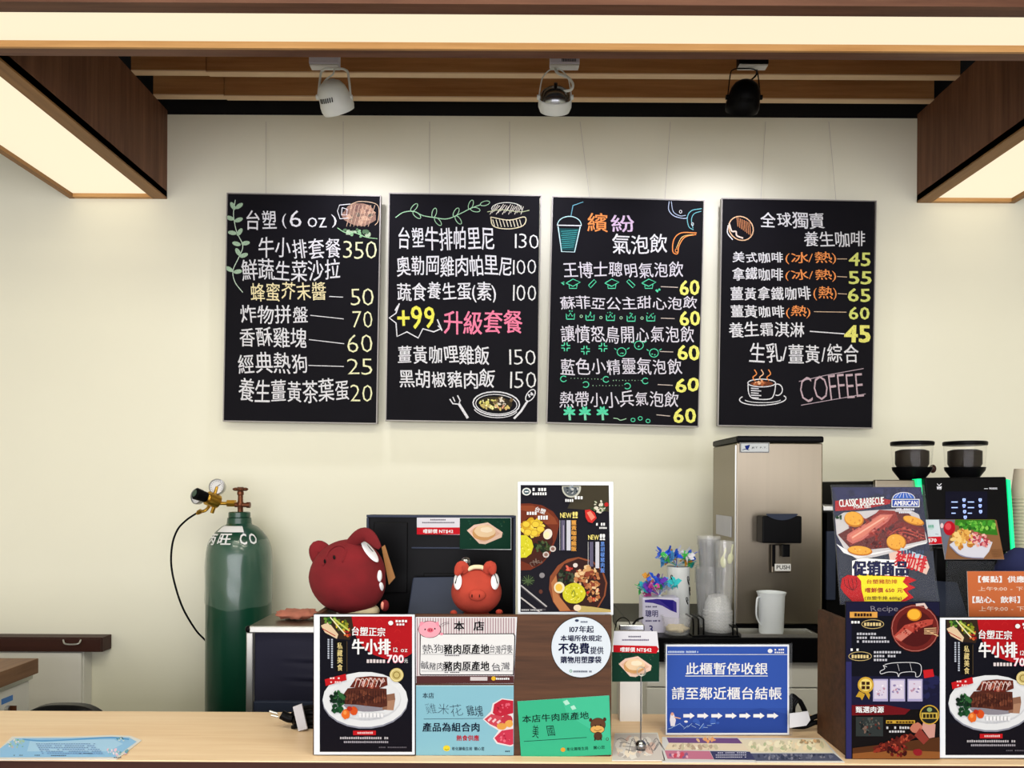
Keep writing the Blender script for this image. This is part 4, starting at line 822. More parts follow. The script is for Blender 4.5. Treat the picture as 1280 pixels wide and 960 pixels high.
# blue closed-till sign
O = (820, 780, 5.333)
S, t = sheet_thing('counter_sign', 'blue sign with two lines of white characters and a row of arrows', 'sign', Q(66, 138, 887, 738), 1.76, O, back=.003)
for q_ in (Q(54, 128, 905, 141), Q(54, 736, 905, 744), Q(54, 141.2, 68, 735.8), Q(884, 141.2, 905, 735.8)): S.slab('acrylic_edge', M['acrylic'], t, q_, -.004, -.002)
S.slab('acrylic_foot', M['acrylic'], t, Q(54, 745, 905, 752), .003, .06)
S.part('printed_face').rect(73, 150, 876, 726, (66, 100, 182)); S.rect(73, 560, 876, 726, (62, 94, 174)); S.poly([(73, 700), (300, 640), (500, 600), (700, 560), (876, 600), (876, 726), (73, 726)], (56, 86, 164)); S.spots(300, 660, 200, 30, 10, (10, 30), [(72, 108, 188), (62, 92, 172)])
for k in range(12): S.line([(80+k*26, 700-k % 4*12), (110+k*26, 690-k % 3*14)], 2.6, (180, 206, 232))
S.poly([(96, 605), (106, 592), (118, 596), (132, 640), (124, 680), (98, 680), (92, 640)], (230, 226, 232)); S.ell(108, 600, 10, 11, (220, 170, 150)); S.line([(120, 620), (164, 630)], 7, (224, 180, 150)); S.ell(200, 650, 12, 7, WT)
S.part('lettering').line([(73, 203), (876, 203)], 3.4, WT); S.dashes(80, 178, 190, 192, (200, 214, 240), 14); S.dashes(200, 178, 282, 192, (200, 214, 240), 11); S.ell(760, 179, 16, 14, WT); S.dashes(790, 164, 856, 176, WT, 5); S.dashes(790, 184, 856, 194, WT, 5)
S.text('此櫃暫停收銀', (200, 258, 742, 336), WT, .016); S.line([(194, 346), (744, 346)], 5, WT); S.text('請至鄰近櫃台結帳', (106, 420, 836, 503), WT, .018)
for x in (182, 275, 368, 462, 555, 648, 740): S.poly([(x, 600), (x+44, 600), (x+44, 590), (x+75, 611), (x+44, 632), (x+44, 622), (x, 622)], WT)
S.finish(t)

# price card on a wire clip stand
O = (640, 760, 4.8)
bx = at(801, 916, 1.66)
t0 = empty('clip_stand', (bx.x, 1.66, ZC), 'thin wire photo clip stand with silver ball base holding the bun price card', 'card holder')
MB().ball((bx.x, 1.66, ZC+.012), .0115).cyl((bx.x, 1.66, ZC), (bx.x, 1.66, ZC+.004), .010).build('base', M['chrome'], t0, smooth=True)
tp = at(801, 842, 1.66)
MB().cyl((bx.x, 1.66, ZC+.02), (bx.x, 1.66, tp.z), .0016, 8).build('stem', M['chrome'], t0, smooth=True)
MB().tube([(tp.x+.009*math.cos(a*.5), 1.658-.0006*a, tp.z+.006+.009*math.sin(a*.5)) for a in range(-3, 14)], .0009, 6).build('clip', M['alu'], t0, smooth=True)
q = [(600, 440), (884, 444), (880, 240), (870, 140), (612, 138), (600, 265)]
S, t = sheet_thing('price_card', 'price card with red band and bun photo held on the wire clip stand', 'price card', q, 1.668, O, back=.001, mback='white')
def bun(S, x0, y0, x1, y1, f=1.0):
    S.rect(x0, y0, x1, y1, (22, 70, 54)); cx, cy = (x0+x1)/2, (y0+y1)/2; w_, h_ = x1-x0, y1-y0
    S.spots(cx, y0+h_*.15, w_*.4, h_*.1, 14, (w_*.01, w_*.04), [(16, 50, 40), (40, 92, 70), (60, 90, 60)], clip=(x0, y0, x1, y1)); S.spots(cx, cy, w_*.45, h_*.45, 14, (w_*.004, w_*.012), [(150, 190, 170), (90, 140, 110)], clip=(x0, y0, x1, y1))
    S.poly([(cx-w_*.36, cy-h_*.1), (cx-w_*.22, cy-h_*.28), (cx+w_*.05, cy-h_*.36), (cx+w_*.34, cy-h_*.04), (cx+w_*.32, cy+h_*.12), (cx, cy+h_*.34), (cx-w_*.12, cy+h_*.32)], (236, 206, 190))
    S.poly([(cx-w_*.30, cy-h_*.08), (cx-w_*.2, cy-h_*.2), (cx+w_*.05, cy-h_*.3), (cx+w_*.29, cy), (cx, cy+h_*.27), (cx-w_*.09, cy+h_*.26)], (226, 188, 168))
    S.blob(cx-w_*.03, cy-h_*.02, w_*.23, h_*.24, (214, 168, 116), .05, n=20); S.blob(cx-w_*.01, cy-h_*.08, w_*.21, h_*.2, (238, 212, 178), .05, n=20); S.blob(cx+w_*.02, cy-h_*.12, w_*.12, h_*.09, (246, 230, 206), .1)
S.part('printed_picture'); bun(S, 600, 264, 883, 442); S.poly([(612, 138), (870, 140), (880, 236), (610, 225)], (226, 226, 234))
S.part('price_band').poly([(608, 222), (868, 228), (880, 246), (866, 272), (608, 264)], (200, 30, 44))
S.part('lettering').text('嚐鮮價 NT$42', (650, 236, 836, 264), WT, .03, rot=.8); S.dashes(698, 166, 775, 176, (90, 84, 110), 10); S.dashes(660, 186, 822, 196, (110, 100, 130), 20); S.finish(t)

# sheets lying on the counter
def flat(name, label, cat, q, O, z=ZC+.0006, th=.0012, m='white'):
    c = [sum(p[i] for p in q)/len(q) for i in (0, 1)]; d = ray(O[0]+c[0]/O[2], O[1]+c[1]/O[2]); tt = (z-EYE)/d.z
    S = Sheet(EYEP+d*tt, axes=((1, 0, 0), (0, 1, 0)), O=O); S.dens = 1.12; t = empty(name, S.org, label, cat); S.place(t); S.slab('sheet', M[m], t, q, 0, th); return S, t
O = (0, 780, 5.335)
S, t = flat('menu_sheet', 'pale blue laminated sheet with white border lying on the counter at far left', 'menu', [(0, 905), (780, 900), (945, 775), (870, 745), (740, 740), (480, 750), (80, 750), (-60, 890), (-60, 905)], O, z=ZC+.0016)
S.part('printed_picture').poly([(0, 890), (770, 888), (912, 785), (860, 756), (740, 752), (480, 760), (100, 762), (0, 830)], (150, 194, 232)); S.poly([(200, 778), (760, 770), (820, 800), (720, 850), (180, 850)], (172, 208, 238))
S.line([(150, 770), (280, 780), (480, 772), (740, 758), (860, 770)], 9, (96, 160, 214), True); S.spots(110, 800, 60, 28, 22, (5, 12), [(170, 200, 190), (200, 180, 200), (120, 180, 160), (230, 226, 236)], clip=(20, 762, 900, 890)); S.spots(780, 850, 70, 26, 24, (5, 12), [(232, 200, 220), (150, 200, 210), (230, 226, 236), (120, 170, 190)], clip=(20, 762, 860, 888))
S.spots(815, 770, 50, 10, 10, (4, 9), [(50, 84, 110), (80, 150, 160), (200, 220, 230)]); S.part('lettering')
for (x, y, n_) in ((90, 880, 6), (230, 880, 3), (340, 882, 8), (530, 868, 7), (760, 895, 4)): S.dashes(x, y-5, x+n_*13, y, (60, 80, 120), n_)
for k in range(6): S.dashes(240+k*8, 800+k*13, 640+k*10, 804+k*13, (120, 150, 196), 24)
S.finish(t)
O = (740, 850, 3.879)
S, t = flat('menu_sheet', 'crumpled clear bag with sketched print under the wire clip stand', 'menu', [(96, 390), (355, 390), (318, 255), (110, 258)], O, z=ZC+.0016, m='paper')
S.part('printed_picture').poly([(98, 388), (350, 388), (314, 260), (110, 262)], (206, 200, 198))
S.spots(200, 330, 90, 48, 46, (8, 26), [(226, 222, 220), (190, 184, 184), (236, 226, 214), (214, 190, 182)], clip=(100, 262, 340, 388))
for k in range(14): x = 120+k*14; S.line([(x, 290+k % 5*16), (x+24, 284+k % 4*20), (x+50, 296+k % 5*15)], 2.4, (110, 108, 116), True)
S.finish(t)
def matp(q, label, fn):
    S, t = flat('menu_sheet', label, 'menu', q, O, z=ZC+.0016); S.part('printed_picture'); fn(S); S.finish(t)
def fa(S):
    S.poly([(362, 280), (705, 282), (730, 308), (372, 305)], (126, 92, 140)); S.poly([(372, 305), (730, 308), (765, 344), (352, 338)], (226, 212, 190)); S.poly([(352, 342), (570, 345), (590, 385), (366, 382)], (196, 128, 152)); S.poly([(572, 345), (765, 348), (792, 388), (592, 386)], (74, 76, 112))
    S.spots(560, 292, 60, 8, 10, (6, 14), [(232, 170, 120), (226, 190, 150)]); S.spots(500, 325, 120, 14, 26, (6, 16), [(206, 196, 170), (240, 232, 214), (190, 170, 150)], clip=(360, 306, 740, 342)); S.spots(430, 365, 60, 14, 16, (6, 14), [(226, 180, 196), (206, 90, 110), (150, 110, 150)], clip=(360, 344, 570, 384))
    for k in range(3): S.dashes(600, 352+k*11, 750, 357+k*11, (200, 200, 220), 16)
def fb(S):
    S.poly([(712, 288), (1120, 286), (1170, 352), (760, 352)], (226, 216, 192)); S.poly([(764, 356), (1172, 356), (1215, 392), (795, 392)], (96, 100, 124))
    S.spots(930, 320, 190, 26, 60, (6, 18), [(240, 232, 206), (206, 200, 170), (190, 196, 160), (236, 220, 190)], clip=(750, 290, 1150, 350)); S.spots(990, 374, 200, 14, 60, (4, 12), [(120, 124, 146), (70, 76, 100), (150, 150, 166)], clip=(800, 358, 1170, 390)); S.spots(1060, 300, 50, 10, 12, (5, 10), [(226, 190, 150), (180, 160, 130)], clip=(750, 288, 1120, 350))
matp([(340, 398), (795, 398), (705, 278), (340, 276)], 'purple and cream printed menu sheet lying in front of the blue sign', fa)
matp([(797, 398), (1225, 398), (1118, 282), (708, 282)], 'cream and grey printed menu sheet lying beside the right wooden box', fb)

# rib promotion poster, leaning back, on the right box
O = (1020, 540, 4.365)
og = at(1110, 754, 1.655)
q = [(135, 938), (660, 932), (574, 300), (86, 300)]
S, t = sheet_thing('promotion_poster', 'leaning acrylic poster of glazed ribs with yellow starburst, on top of the right box', 'poster', q, 0, O, lean=25, back=.003, org=og, mback='black', yaw=0)
S.slab('acrylic_cover', M['acrylic'], t, [(128, 945), (672, 940), (586, 290), (78, 290)], -.003, -.0015)
S.part('printed_picture').poly(q, (44, 46, 78)); S.poly([(92, 303), (574, 303), (586, 380), (400, 330), (120, 380)], (50, 50, 96)); S.poly([(120, 650), (640, 650), (656, 928), (135, 930)], (52, 56, 74))
S.spots(380, 330, 240, 26, 22, (10, 26), [(56, 58, 104), (42, 42, 80)], clip=(100, 304, 560, 400)); S.poly([(104, 376), (330, 358), (410, 372), (402, 392), (250, 424), (104, 432)], (176, 34, 40))
S.poly([(104, 470), (150, 440), (340, 425), (500, 420), (560, 450), (600, 560), (608, 600), (500, 640), (330, 680), (230, 700), (160, 650), (112, 560)], (206, 202, 206)); S.poly([(110, 610), (150, 660), (230, 688), (400, 650), (600, 610), (608, 600), (430, 640), (240, 672), (160, 640)], (236, 236, 240))
S.poly([(118, 560), (350, 430), (500, 440), (590, 520), (600, 590), (420, 630), (200, 650)], (112, 40, 34))
S.poly([(345, 425), (430, 430), (450, 480), (340, 560), (230, 600), (190, 620), (165, 580), (180, 550), (270, 500)], (150, 50, 40)); S.poly([(170, 560), (350, 450), (420, 450), (390, 490), (250, 590), (200, 610), (168, 590)], (206, 120, 110)); S.poly([(200, 560), (350, 468), (396, 466), (250, 562), (210, 586)], (232, 170, 150))
S.poly([(380, 560), (400, 510), (470, 490), (590, 530), (600, 590), (480, 610), (400, 600)], (132, 40, 34))
for k in range(5): S.line([(400, 550+k*10), (470, 520+k*9), (590, 560+k*8)], 5, (186, 80, 64) if k % 2 else (90, 26, 26), True)
S.spots(300, 520, 120, 50, 60, (5, 13), [(160, 50, 40), (106, 30, 28), (196, 90, 70), (80, 24, 24)]); S.spots(500, 560, 90, 40, 40, (5, 12), [(160, 60, 46), (96, 30, 28), (190, 96, 80)]); S.poly([(178, 566), (352, 456), (400, 456), (366, 486), (250, 576), (200, 598)], (216, 138, 122)); S.line([(196, 578), (370, 468)], 8, (238, 186, 168))
S.spots(330, 590, 60, 40, 20, (5, 12), [(150, 50, 40), (90, 28, 28)])
for cx, cy, rx, ry, a in ((206, 478, 54, 42, 15), (436, 604, 54, 46, 10), (530, 486, 60, 22, 16), (238, 650, 68, 26, 5)): S.ell(cx, cy, rx, ry, (196, 128, 40), a); S.ell(cx-2, cy-4, rx*.92, ry*.86, (232, 176, 78), a); S.spots(cx, cy, rx*.7, ry*.6, 6, (3, 7), [(240, 196, 110), (206, 140, 60)], a)
S.spots(122, 465, 16, 14, 8, (5, 9), [(50, 96, 60), (34, 70, 48)])
S.poly([(395, 665), (470, 640), (600, 690), (616, 740), (600, 780), (520, 742), (430, 720), (400, 700)], (226, 196, 186)); S.poly([(460, 632), (596, 680), (604, 708), (452, 656)], (190, 210, 226))
S.poly([(195, 705), (250, 690), (505, 705), (502, 790), (195, 790)], (250, 250, 250))
S.poly([(210, 775), (500, 790), (545, 810), (500, 830), (540, 850), (495, 870), (530, 905), (470, 932), (250, 932), (240, 870)], (200, 34, 40)); S.poly([(214, 778), (486, 794), (470, 820), (500, 845), (470, 860), (500, 895), (455, 928), (262, 928), (246, 860)], (244, 226, 50))
S.poly([(140, 800), (170, 782), (220, 786), (244, 815), (246, 860), (262, 925), (200, 930), (150, 880), (132, 850)], (190, 36, 42))
for k in range(4): S.line([(150+k*22, 800), (160+k*20, 842), (200, 866)], 4, (120, 20, 30), True)
S.ell(476, 365, 58, 32, (60, 110, 196), a0=180, a1=360); 
for k in range(5): S.line([(430+k*22, 362), (452+k*12, 336)], 2, WT)
S.ring(476, 366, 60, 34, 3, WT, a0=180, a1=360); S.rect(410, 368, 562, 412, WT); S.rect(414, 372, 558, 408, (44, 84, 176)); 
S.part('lettering').text('AMERICAN', (424, 378, 550, 403), WT, .035); S.dashes(436, 418, 536, 430, (226, 226, 240), 10); S.dashes(450, 436, 520, 446, (226, 226, 240), 7)
S.text('CLASSIC BARBECUE', (124, 364, 368, 404), WT, .035, rot=-3.6); S.text('PORK RIBS', (204, 402, 296, 418), WT, .02, rot=-3)
S.text('豬肋排', (430, 662, 600, 752), (206, 34, 50), .035, rot=14); S.dashes(462, 646, 590, 668, (70, 90, 120), 8)
S.text('促销商品', (200, 706, 498, 786), (20, 20, 60), .065); S.text('促销商品', (204, 710, 494, 782), (30, 34, 90), .02)
S.text('台塑豬肋排', (274, 806, 440, 830), (190, 60, 30), .01); S.text('嚐鮮價 650 元', (266, 852, 470, 878), (176, 40, 30), .02); S.text('(台塑牛排 600g)', (262, 898, 464, 920), (120, 70, 30), .01); S.finish(t)

# dark recipe poster in front of the right box
O = (1030, 740, 4.364)
S, t = sheet_thing('recipe_poster', 'tall dark poster with rib plate, pig outline and gold rosette, under the leaning rib poster', 'poster', Q(118, 52, 632, 912), 1.616, O, back=.003, mback='black')
S.part('printed_picture').rect(120, 54, 630, 910, (34, 34, 66)); S.rect(150, 130, 630, 460, (18, 20, 34)); S.rect(150, 640, 630, 910, (24, 18, 20)); S.rect(120, 380, 150, 910, (60, 58, 112)); S.spots(560, 520, 60, 60, 18, (12, 30), [(44, 46, 90), (36, 38, 74)], clip=(500, 440, 630, 620))
S.ell(496, 198, 136, 134, (30, 12, 16)); S.ell(496, 197, 132, 130, (120, 44, 40)); S.ell(496, 200, 100, 98, (92, 30, 30)); S.ring(496, 198, 126, 124, 3, (196, 130, 120))
S.ell(492, 124, 40, 34, (206, 130, 40)); S.ell(490, 122, 34, 28, (240, 186, 70)); S.poly([(380, 240), (440, 180), (560, 150), (596, 150), (590, 176), (500, 206), (420, 270), (396, 262)], (186, 84, 72)); S.poly([(386, 244), (450, 200), (480, 220), (420, 268)], (206, 130, 116)); S.spots(480, 200, 80, 24, 26, (4, 10), [(206, 110, 96), (150, 50, 44), (120, 36, 34)], -22)
for k in range(4): S.line([(545, 200+k*9), (612, 196+k*11)], 4, (226, 190, 150))
S.line([(500, 70), (545, 66), (560, 90)], 14, (220, 200, 196)); S.line([(560, 210), (622, 240)], 7, (206, 170, 130))
S.rect(140, 108, 290, 140, (222, 170, 90)); S.ring(265, 175, 60, 24, 3.4, (200, 180, 130)); S.ring(196, 350, 62, 24, 3.4, (200, 180, 130))
S.line([(330, 395), (380, 386), (470, 384), (520, 392), (530, 420), (522, 455), (500, 462), (492, 436), (420, 440), (405, 462), (396, 440), (350, 436), (312, 446), (306, 432), (330, 418), (322, 400), (342, 408)], 3.4, (220, 220, 226), True); S.line([(400, 392), (410, 430)], 2, (220, 220, 226)); S.line([(468, 388), (478, 430)], 2, (220, 220, 226)); S.poly([(540, 426), (592, 420), (600, 460), (545, 470)], (200, 40, 50))
for x0, x1 in ((266, 348), (358, 441), (454, 536)):
    S.rect(x0, 474, x1, 596, (176, 170, 206)); S.rect(x0+6, 482, x1-6, 582, (214, 206, 224)); S.spots((x0+x1)/2, 530, 28, 34, 12, (4, 9), [(150, 140, 180), (236, 230, 240), (190, 150, 170)])
S.poly([(190, 540), (172, 570), (196, 574), (206, 590), (222, 556)], (196, 160, 60)); S.poly([(222, 550), (244, 586), (250, 560), (238, 540)], (196, 160, 60)); S.ell(226, 506, 44, 44, (206, 170, 70)); S.ell(226, 506, 34, 34, (236, 214, 130))
S.poly([(150, 616), (330, 614), (470, 640), (440, 668), (150, 672)], (120, 24, 34)); S.rect(172, 680, 320, 786, (60, 66, 66)); S.spots(246, 732, 64, 44, 40, (4, 11), [(90, 96, 92), (40, 44, 44), (130, 110, 100), (110, 60, 50)], clip=(172, 680, 320, 786))
S.rect(336, 698, 494, 716, (206, 170, 70)); S.poly([(154, 850), (630, 790), (630, 908), (154, 908)], (96, 60, 34)); S.poly([(154, 880), (360, 860), (630, 870), (630, 908), (154, 908)], (150, 100, 56))
S.poly([(262, 846), (470, 770), (500, 790), (380, 860), (280, 876)], (110, 44, 34)); S.spots(370, 826, 110, 26, 34, (6, 14), [(150, 60, 44), (90, 30, 26), (180, 90, 66)], -20); S.spots(400, 860, 60, 30, 24, (8, 16), [(110, 34, 30), (70, 22, 20), (160, 60, 50)]); S.blob(510, 870, 26, 20, (150, 40, 50), .2)
S.poly([(540, 700), (605, 720), (600, 790), (570, 796), (530, 740)], (206, 160, 150)); S.blob(500, 740, 34, 30, (196, 130, 110), .15); S.poly([(520, 740), (570, 800), (540, 830), (490, 780)], (150, 70, 60))
S.ell(572, 668, 54, 54, (206, 170, 70)); S.ell(572, 668, 48, 48, (40, 44, 40)); S.rect(528, 656, 616, 690, (206, 180, 90)); S.ell(572, 640, 14, 12, (150, 170, 120))
S.part('lettering').text('Recipe', (250, 76, 400, 112), (150, 146, 160), -.01, hand=.6); S.dashes(164, 114, 262, 132, (60, 30, 20), 6); S.dashes(216, 164, 312, 184, (220, 200, 150), 6); S.dashes(148, 340, 244, 360, (220, 200, 150), 6); S.dashes(146, 156, 196, 170, WT, 3); S.dashes(142, 306, 190, 320, WT, 3)
for k, (a, b) in enumerate(((176, 300), (176, 352), (176, 356))): S.dashes(a, 220+k*21, b, 233+k*21, (196, 196, 206), int((b-a)/14))
for k, (a, b) in enumerate(((268, 420), (268, 390), (268, 344))): S.dashes(a, 320+k*21, b, 333+k*21, (196, 196, 206), int((b-a)/14))
S.text('甄選肉源', (170, 622, 322, 656), WT, .03); S.dashes(340, 702, 490, 712, (90, 60, 20), 9); S.dashes(336, 730, 464, 744, (206, 206, 210), 9); S.dashes(336, 752, 440, 764, (206, 206, 210), 7); S.dashes(202, 486, 252, 504, (70, 40, 20), 2); S.dashes(202, 510, 252, 528, (70, 40, 20), 2); S.dashes(536, 662, 610, 684, (60, 50, 20), 4); S.finish(t)

# orange hours notice
O = (1150, 640, 6.857)
q = [(420, 930), (1420, 930), (1410, 508), (404, 508)]
S, t = sheet_thing('paper_notice', 'orange opening hours notice with white characters, standing behind the right steak poster', 'notice', q, 1.70, O, back=.0015)
S.part('printed_face').poly(q, (206, 122, 78)); S.part('lettering').text('【餐點】供應時間', (500, 548, 1040, 604), WT, .03); S.text('上午9:00 - 下午16:00', (500, 640, 1080, 676), (232, 206, 190), .015); S.text('【點心、飲料】供應時間', (450, 722, 1180, 780), WT, .03); S.text('上午9:00 - 下午16:00', (505, 808, 1090, 850), (232, 206, 190), .015); S.finish(t)
# meal picture card on clear stand
og = at(1218, 700, 1.78)
q = [(215, 405), (722, 405), (655, 72), (636, 64), (160, 64)]
S, t = sheet_thing('picture_card', 'small card with photo of a fruit and salad platter beside the glowing coffee machine', 'price card', q, 0, O, lean=22, org=og, back=.0015)
S.part('printed_picture').poly(q, (150, 110, 78)); S.poly([(160, 64), (300, 66), (240, 250), (215, 405), (190, 240)], (120, 124, 140)); S.poly([(300, 66), (640, 66), (668, 200), (540, 190), (440, 150), (300, 110)], (66, 130, 46))
S.spots(480, 120, 170, 46, 60, (10, 24), [(80, 160, 60), (120, 190, 80), (50, 110, 44), (150, 206, 100)], clip=(310, 70, 650, 210)); S.ell(250, 140, 50, 62, (186, 30, 50)); S.ell(240, 125, 26, 30, (220, 90, 100)); S.ell(186, 118, 14, 22, (230, 206, 210))
S.poly([(250, 280), (330, 360), (430, 395), (540, 400), (590, 340), (620, 260), (400, 180)], (214, 214, 226)); S.spots(370, 240, 90, 80, 70, (14, 30), [(226, 180, 100), (206, 150, 76), (236, 206, 140), (190, 130, 66)], 25, clip=(250, 140, 640, 372)); S.spots(510, 240, 90, 54, 60, (8, 20), [(206, 110, 120), (226, 160, 160), (180, 70, 90), (236, 190, 180)], 15); 
for k in range(5): S.line([(600+k*4, 330+k*14), (700, 322+k*14)], 3, (120, 84, 56))
S.line([(250, 290), (330, 366), (420, 392), (540, 398)], 9, (150, 150, 176), True); S.finish(t)
MB().box(*(lambda a, b: (a.x, b.x))(S.org+V((-.055, 0, 0)), S.org+V((.055, 0, 0))), S.org.y+.012, S.org.y+.020, RZ-.029, S.org.z-.004).build('clear_stand', M['acrylic'], None, loc=(S.org.x, S.org.y+.016, RZ-.029), label='clear acrylic stand under the fruit and salad platter card', cat='card holder')
q = [(60, 282), (190, 274), (160, 66), (40, 66)]
S, t = sheet_thing('price_tag', 'small white and red price tag partly behind the rib poster, left of the platter card', 'price card', q, 0, O, lean=22, org=at(1162, 682, 1.782), back=.001)
S.part('printed_face').poly(q, (214, 224, 232)); S.poly([(52, 214), (182, 210), (190, 272), (60, 280)], (206, 34, 50)); S.ell(96, 130, 26, 22, (190, 216, 214)); S.part('lettering').text('$70', (70, 228, 140, 262), WT, .04); S.dashes(70, 110, 120, 134, (120, 180, 160), 3); S.line([(130, 190), (158, 192)], 4, (120, 140, 150)); S.finish(t)

# ================================================================ TILLS
def till(px0, px1, pytop, depth, label, slabpx):
    a = at(px0, pytop, depth); b = at(px1, pytop, depth); x0, x1, z1 = a.x, b.x, a.z; z0 = z1-.30
    t = empty('till', ((x0+x1)/2, depth+.03, ZC), label, 'till')
    MB().box(x0, x1, depth+.006, depth+.032, z0, z1).build('screen_housing', M['black'], t, bev=.006)
    MB().box(x0, x1, depth, depth+.005, z1-.006, z1).box(x1-.006, x1, depth, depth+.005, z0, z1-.007).box(x0, x0+.006, depth, depth+.005, z0, z1-.007).build('bezel', M['bluegrey'], t, bev=.001)
    MB().box(x0+.018, x0+.10, depth+.001, depth+.0055, z1-.19, z1-.018).build('side_vent_panel', M['black'], t, bev=.002)
    MB().box(x0+.11, x1-.03, depth+.002, depth+.0055, z1-.082, z1-.078).build('rear_ridge', M['bluegrey'], t, bev=.001)
    MB().box(x0+.14, x1-.09, depth+.002, depth+.0055, z1-.155, z1-.142).build('hinge_cover', M['black'], t, bev=.002)
    MB().box((x0+x1)/2-.03, (x0+x1)/2+.03, depth+.033, depth+.05, ZC+.02, z1-.1).build('neck', M['black'], t, bev=.003)
    MB().box((x0+x1)/2-.1, (x0+x1)/2+.1, depth-.02, depth+.06, ZC+.0005, ZC+.0195).build('base', M['black'], t, bev=.004)
    l0, l1, l2, pt = slabpx
    A = at(l0, pt, depth-.012); B_ = at(l1, pt, depth-.012); D = at(l2, 768, depth-.03)
    zb = SH-.02
    return t, x0, x1, z1
t, x0, x1, z1 = till(458, 645, 643.5, 1.87, 'black till screen seen from behind, between the two plush heads', (514, 562, 508, 722))
def wedge(p0, p1, p2, p3, Y0, Y1, name, label, zb):
    a = at(*p0, Y1); b = at(*p1, Y1); c = at(*p2, Y0); d = at(*p3, Y0)
    vs_ = [(c.x, Y0, zb), (d.x, Y0, zb), (b.x, Y1, zb), (a.x, Y1, zb), (c.x, Y0, c.z), (d.x, Y0, d.z), (b.x, Y1, b.z), (a.x, Y1, a.z)]
    MB().add(vs_, [(0, 3, 2, 1), (4, 5, 6, 7), (0, 1, 5, 4), (1, 2, 6, 5), (2, 3, 7, 6), (3, 0, 4, 7)]).build(name, M['bluegrey'], None, loc=((a.x+b.x)/2, Y0, zb), bev=.003, label=label, cat='printer')
wedge((516, 721), (590, 720), (508, 776), (604, 776), 1.80, 1.855, 'receipt_printer', 'blue grey sloped receipt printer cover behind the small coral plush', ZC+.02)
S, t = sheet_thing('price_card', 'price card with bun photo stuck on the top corner of the black till', 'price card', [(890, 258), (1184, 262), (1184, 78), (645, 78), (645, 172), (890, 176)], 1.866, (380, 630, 4.571), back=.0008)
S.part('printed_picture'); bun(S, 890, 80, 1182, 258); S.rect(647, 79, 889, 134, (226, 224, 232)); S.part('price_band').rect(645, 134, 890, 174, (206, 34, 50)); S.part('lettering').text('嚐鮮價 NT$42', (682, 144, 852, 168), WT, .03); S.dashes(722, 86, 812, 94, (90, 84, 100), 9); S.dashes(676, 102, 862, 110, (110, 104, 120), 18); S.finish(t)

# ================================================================ PLUSH TOYS
def R3(rx, ry, rz): return (Matrix.Rotation(math.radians(rz), 3, 'Z') @ Matrix.Rotation(math.radians(rx), 3, 'X') @ Matrix.Rotation(math.radians(ry), 3, 'Y'))
PD = 1.725; k = PD/F
c = at(434, 721, PD); t = empty('plush_toy', (c.x, PD, SH), 'big dark red plush head with folded ears, white angled eye and hanging tag', 'plush toy')
def fp(p):
    s_ = 1.0
    if p.z < 0: s_ = 1+.05*(-p.z)
    q_ = V((p.x*s_, p.y*s_, p.z)); q_.x += -.10*p.z*(-1 if p.z < 0 else .6)*(-1); return q_
HR = (47.5*k, .062, 47*k)
MB().ball(c, HR, 36, 24, fn=fp).build('head', M['red'], t, smooth='all')
def onhead(px, py, off=.0015, R=HR, c=c):   # point on the head's front surface under a photo pixel
    d = ray(px, py); b_ = V(((EYEP-c).x/R[0], (EYEP-c).y/R[1], (EYEP-c).z/R[2])); dd = V((d.x/R[0], d.y/R[1], d.z/R[2]))
    A = dd.dot(dd); Bq = b_.dot(dd); Cq = b_.dot(b_)-1; D = Bq*Bq-A*Cq; tt = (-Bq-math.sqrt(max(D, 0)))/A
    p = EYEP+d*tt; n_ = V(((p-c).x/R[0]**2, (p-c).y/R[1]**2, (p-c).z/R[2]**2)).normalized(); return p+n_*off, n_
def patch(px, py, rx, ry, ang, m, nm, th=.004, **kw):
    p, n_ = onhead(px, py, **kw); q_ = (n_.to_track_quat('Z', 'Y').to_matrix()); 
    up = V((0, 0, 1)); u = (V((1, 0, 0))-n_*n_.x).normalized(); v = n_.cross(u); a = math.radians(ang); u2 = u*math.cos(a)+v*math.sin(a); v2 = n_.cross(u2)
    mtx = Matrix((u2, v2, n_)).transposed(); return MB().ball(p, (rx*k, ry*k, th), 20, 10, mtx=mtx)
def ear(p0, p1, p2, r, nm, m, dy=-.01, yy=PD):
    mb = MB(); P = [at(*p0, yy), at(*p1, yy+dy), at(*p2, yy+dy*2)]; P = smooth(P, 8); n = 16; vs_ = []; fs = []
    for i, p in enumerate(P):
        u = i/(len(P)-1); rr = r*k*(math.sin(math.pi*min(1, (u*.86+.1)))**.6+.02); d = (P[min(i+1, len(P)-1)]-P[max(i-1, 0)]).normalized(); s_ = d.cross(V((0, 1, 0))).normalized(); f_ = V((0, 1, 0))
        for j in range(n): a = 2*math.pi*j/n; vs_.append(p+s_*rr*math.cos(a)+f_*rr*.55*math.sin(a))
    for i in range(len(P)-1):
        for j in range(n): j2 = (j+1) % n; fs.append((i*n+j, i*n+j2, (i+1)*n+j2, (i+1)*n+j))
    fs.append(tuple(range(n))); fs.append(tuple((len(P)-1)*n+j for j in range(n))); mb.add(vs_, fs); return mb.build(nm, m, t, smooth='all')
ear((414, 692), (397, 686), (395, 705), 10, 'ear', M['red'], dy=.0)
ear((433, 683), (456, 668), (475, 685), 8.5, 'ear', M['red'], dy=-.022, yy=PD-.015)
patch(462, 690, 17, 7.5, -40, 0, '').build('eye', M['eye'], t, smooth='all')
pu = MB().tube([onhead(457, 683, .006)[0], onhead(461, 688, .0065)[0], onhead(464.5, 691.5, .006)[0]], .0008, 6).build('pupil', M['black'], t, smooth=True)
patch(474, 720, 3.6, 7.2, 0, 0, '').build('tooth', M['eye'], t, smooth='all'); patch(476, 733, 3.4, 7.0, 10, 0, '').build('tooth', M['eye'], t, smooth='all')
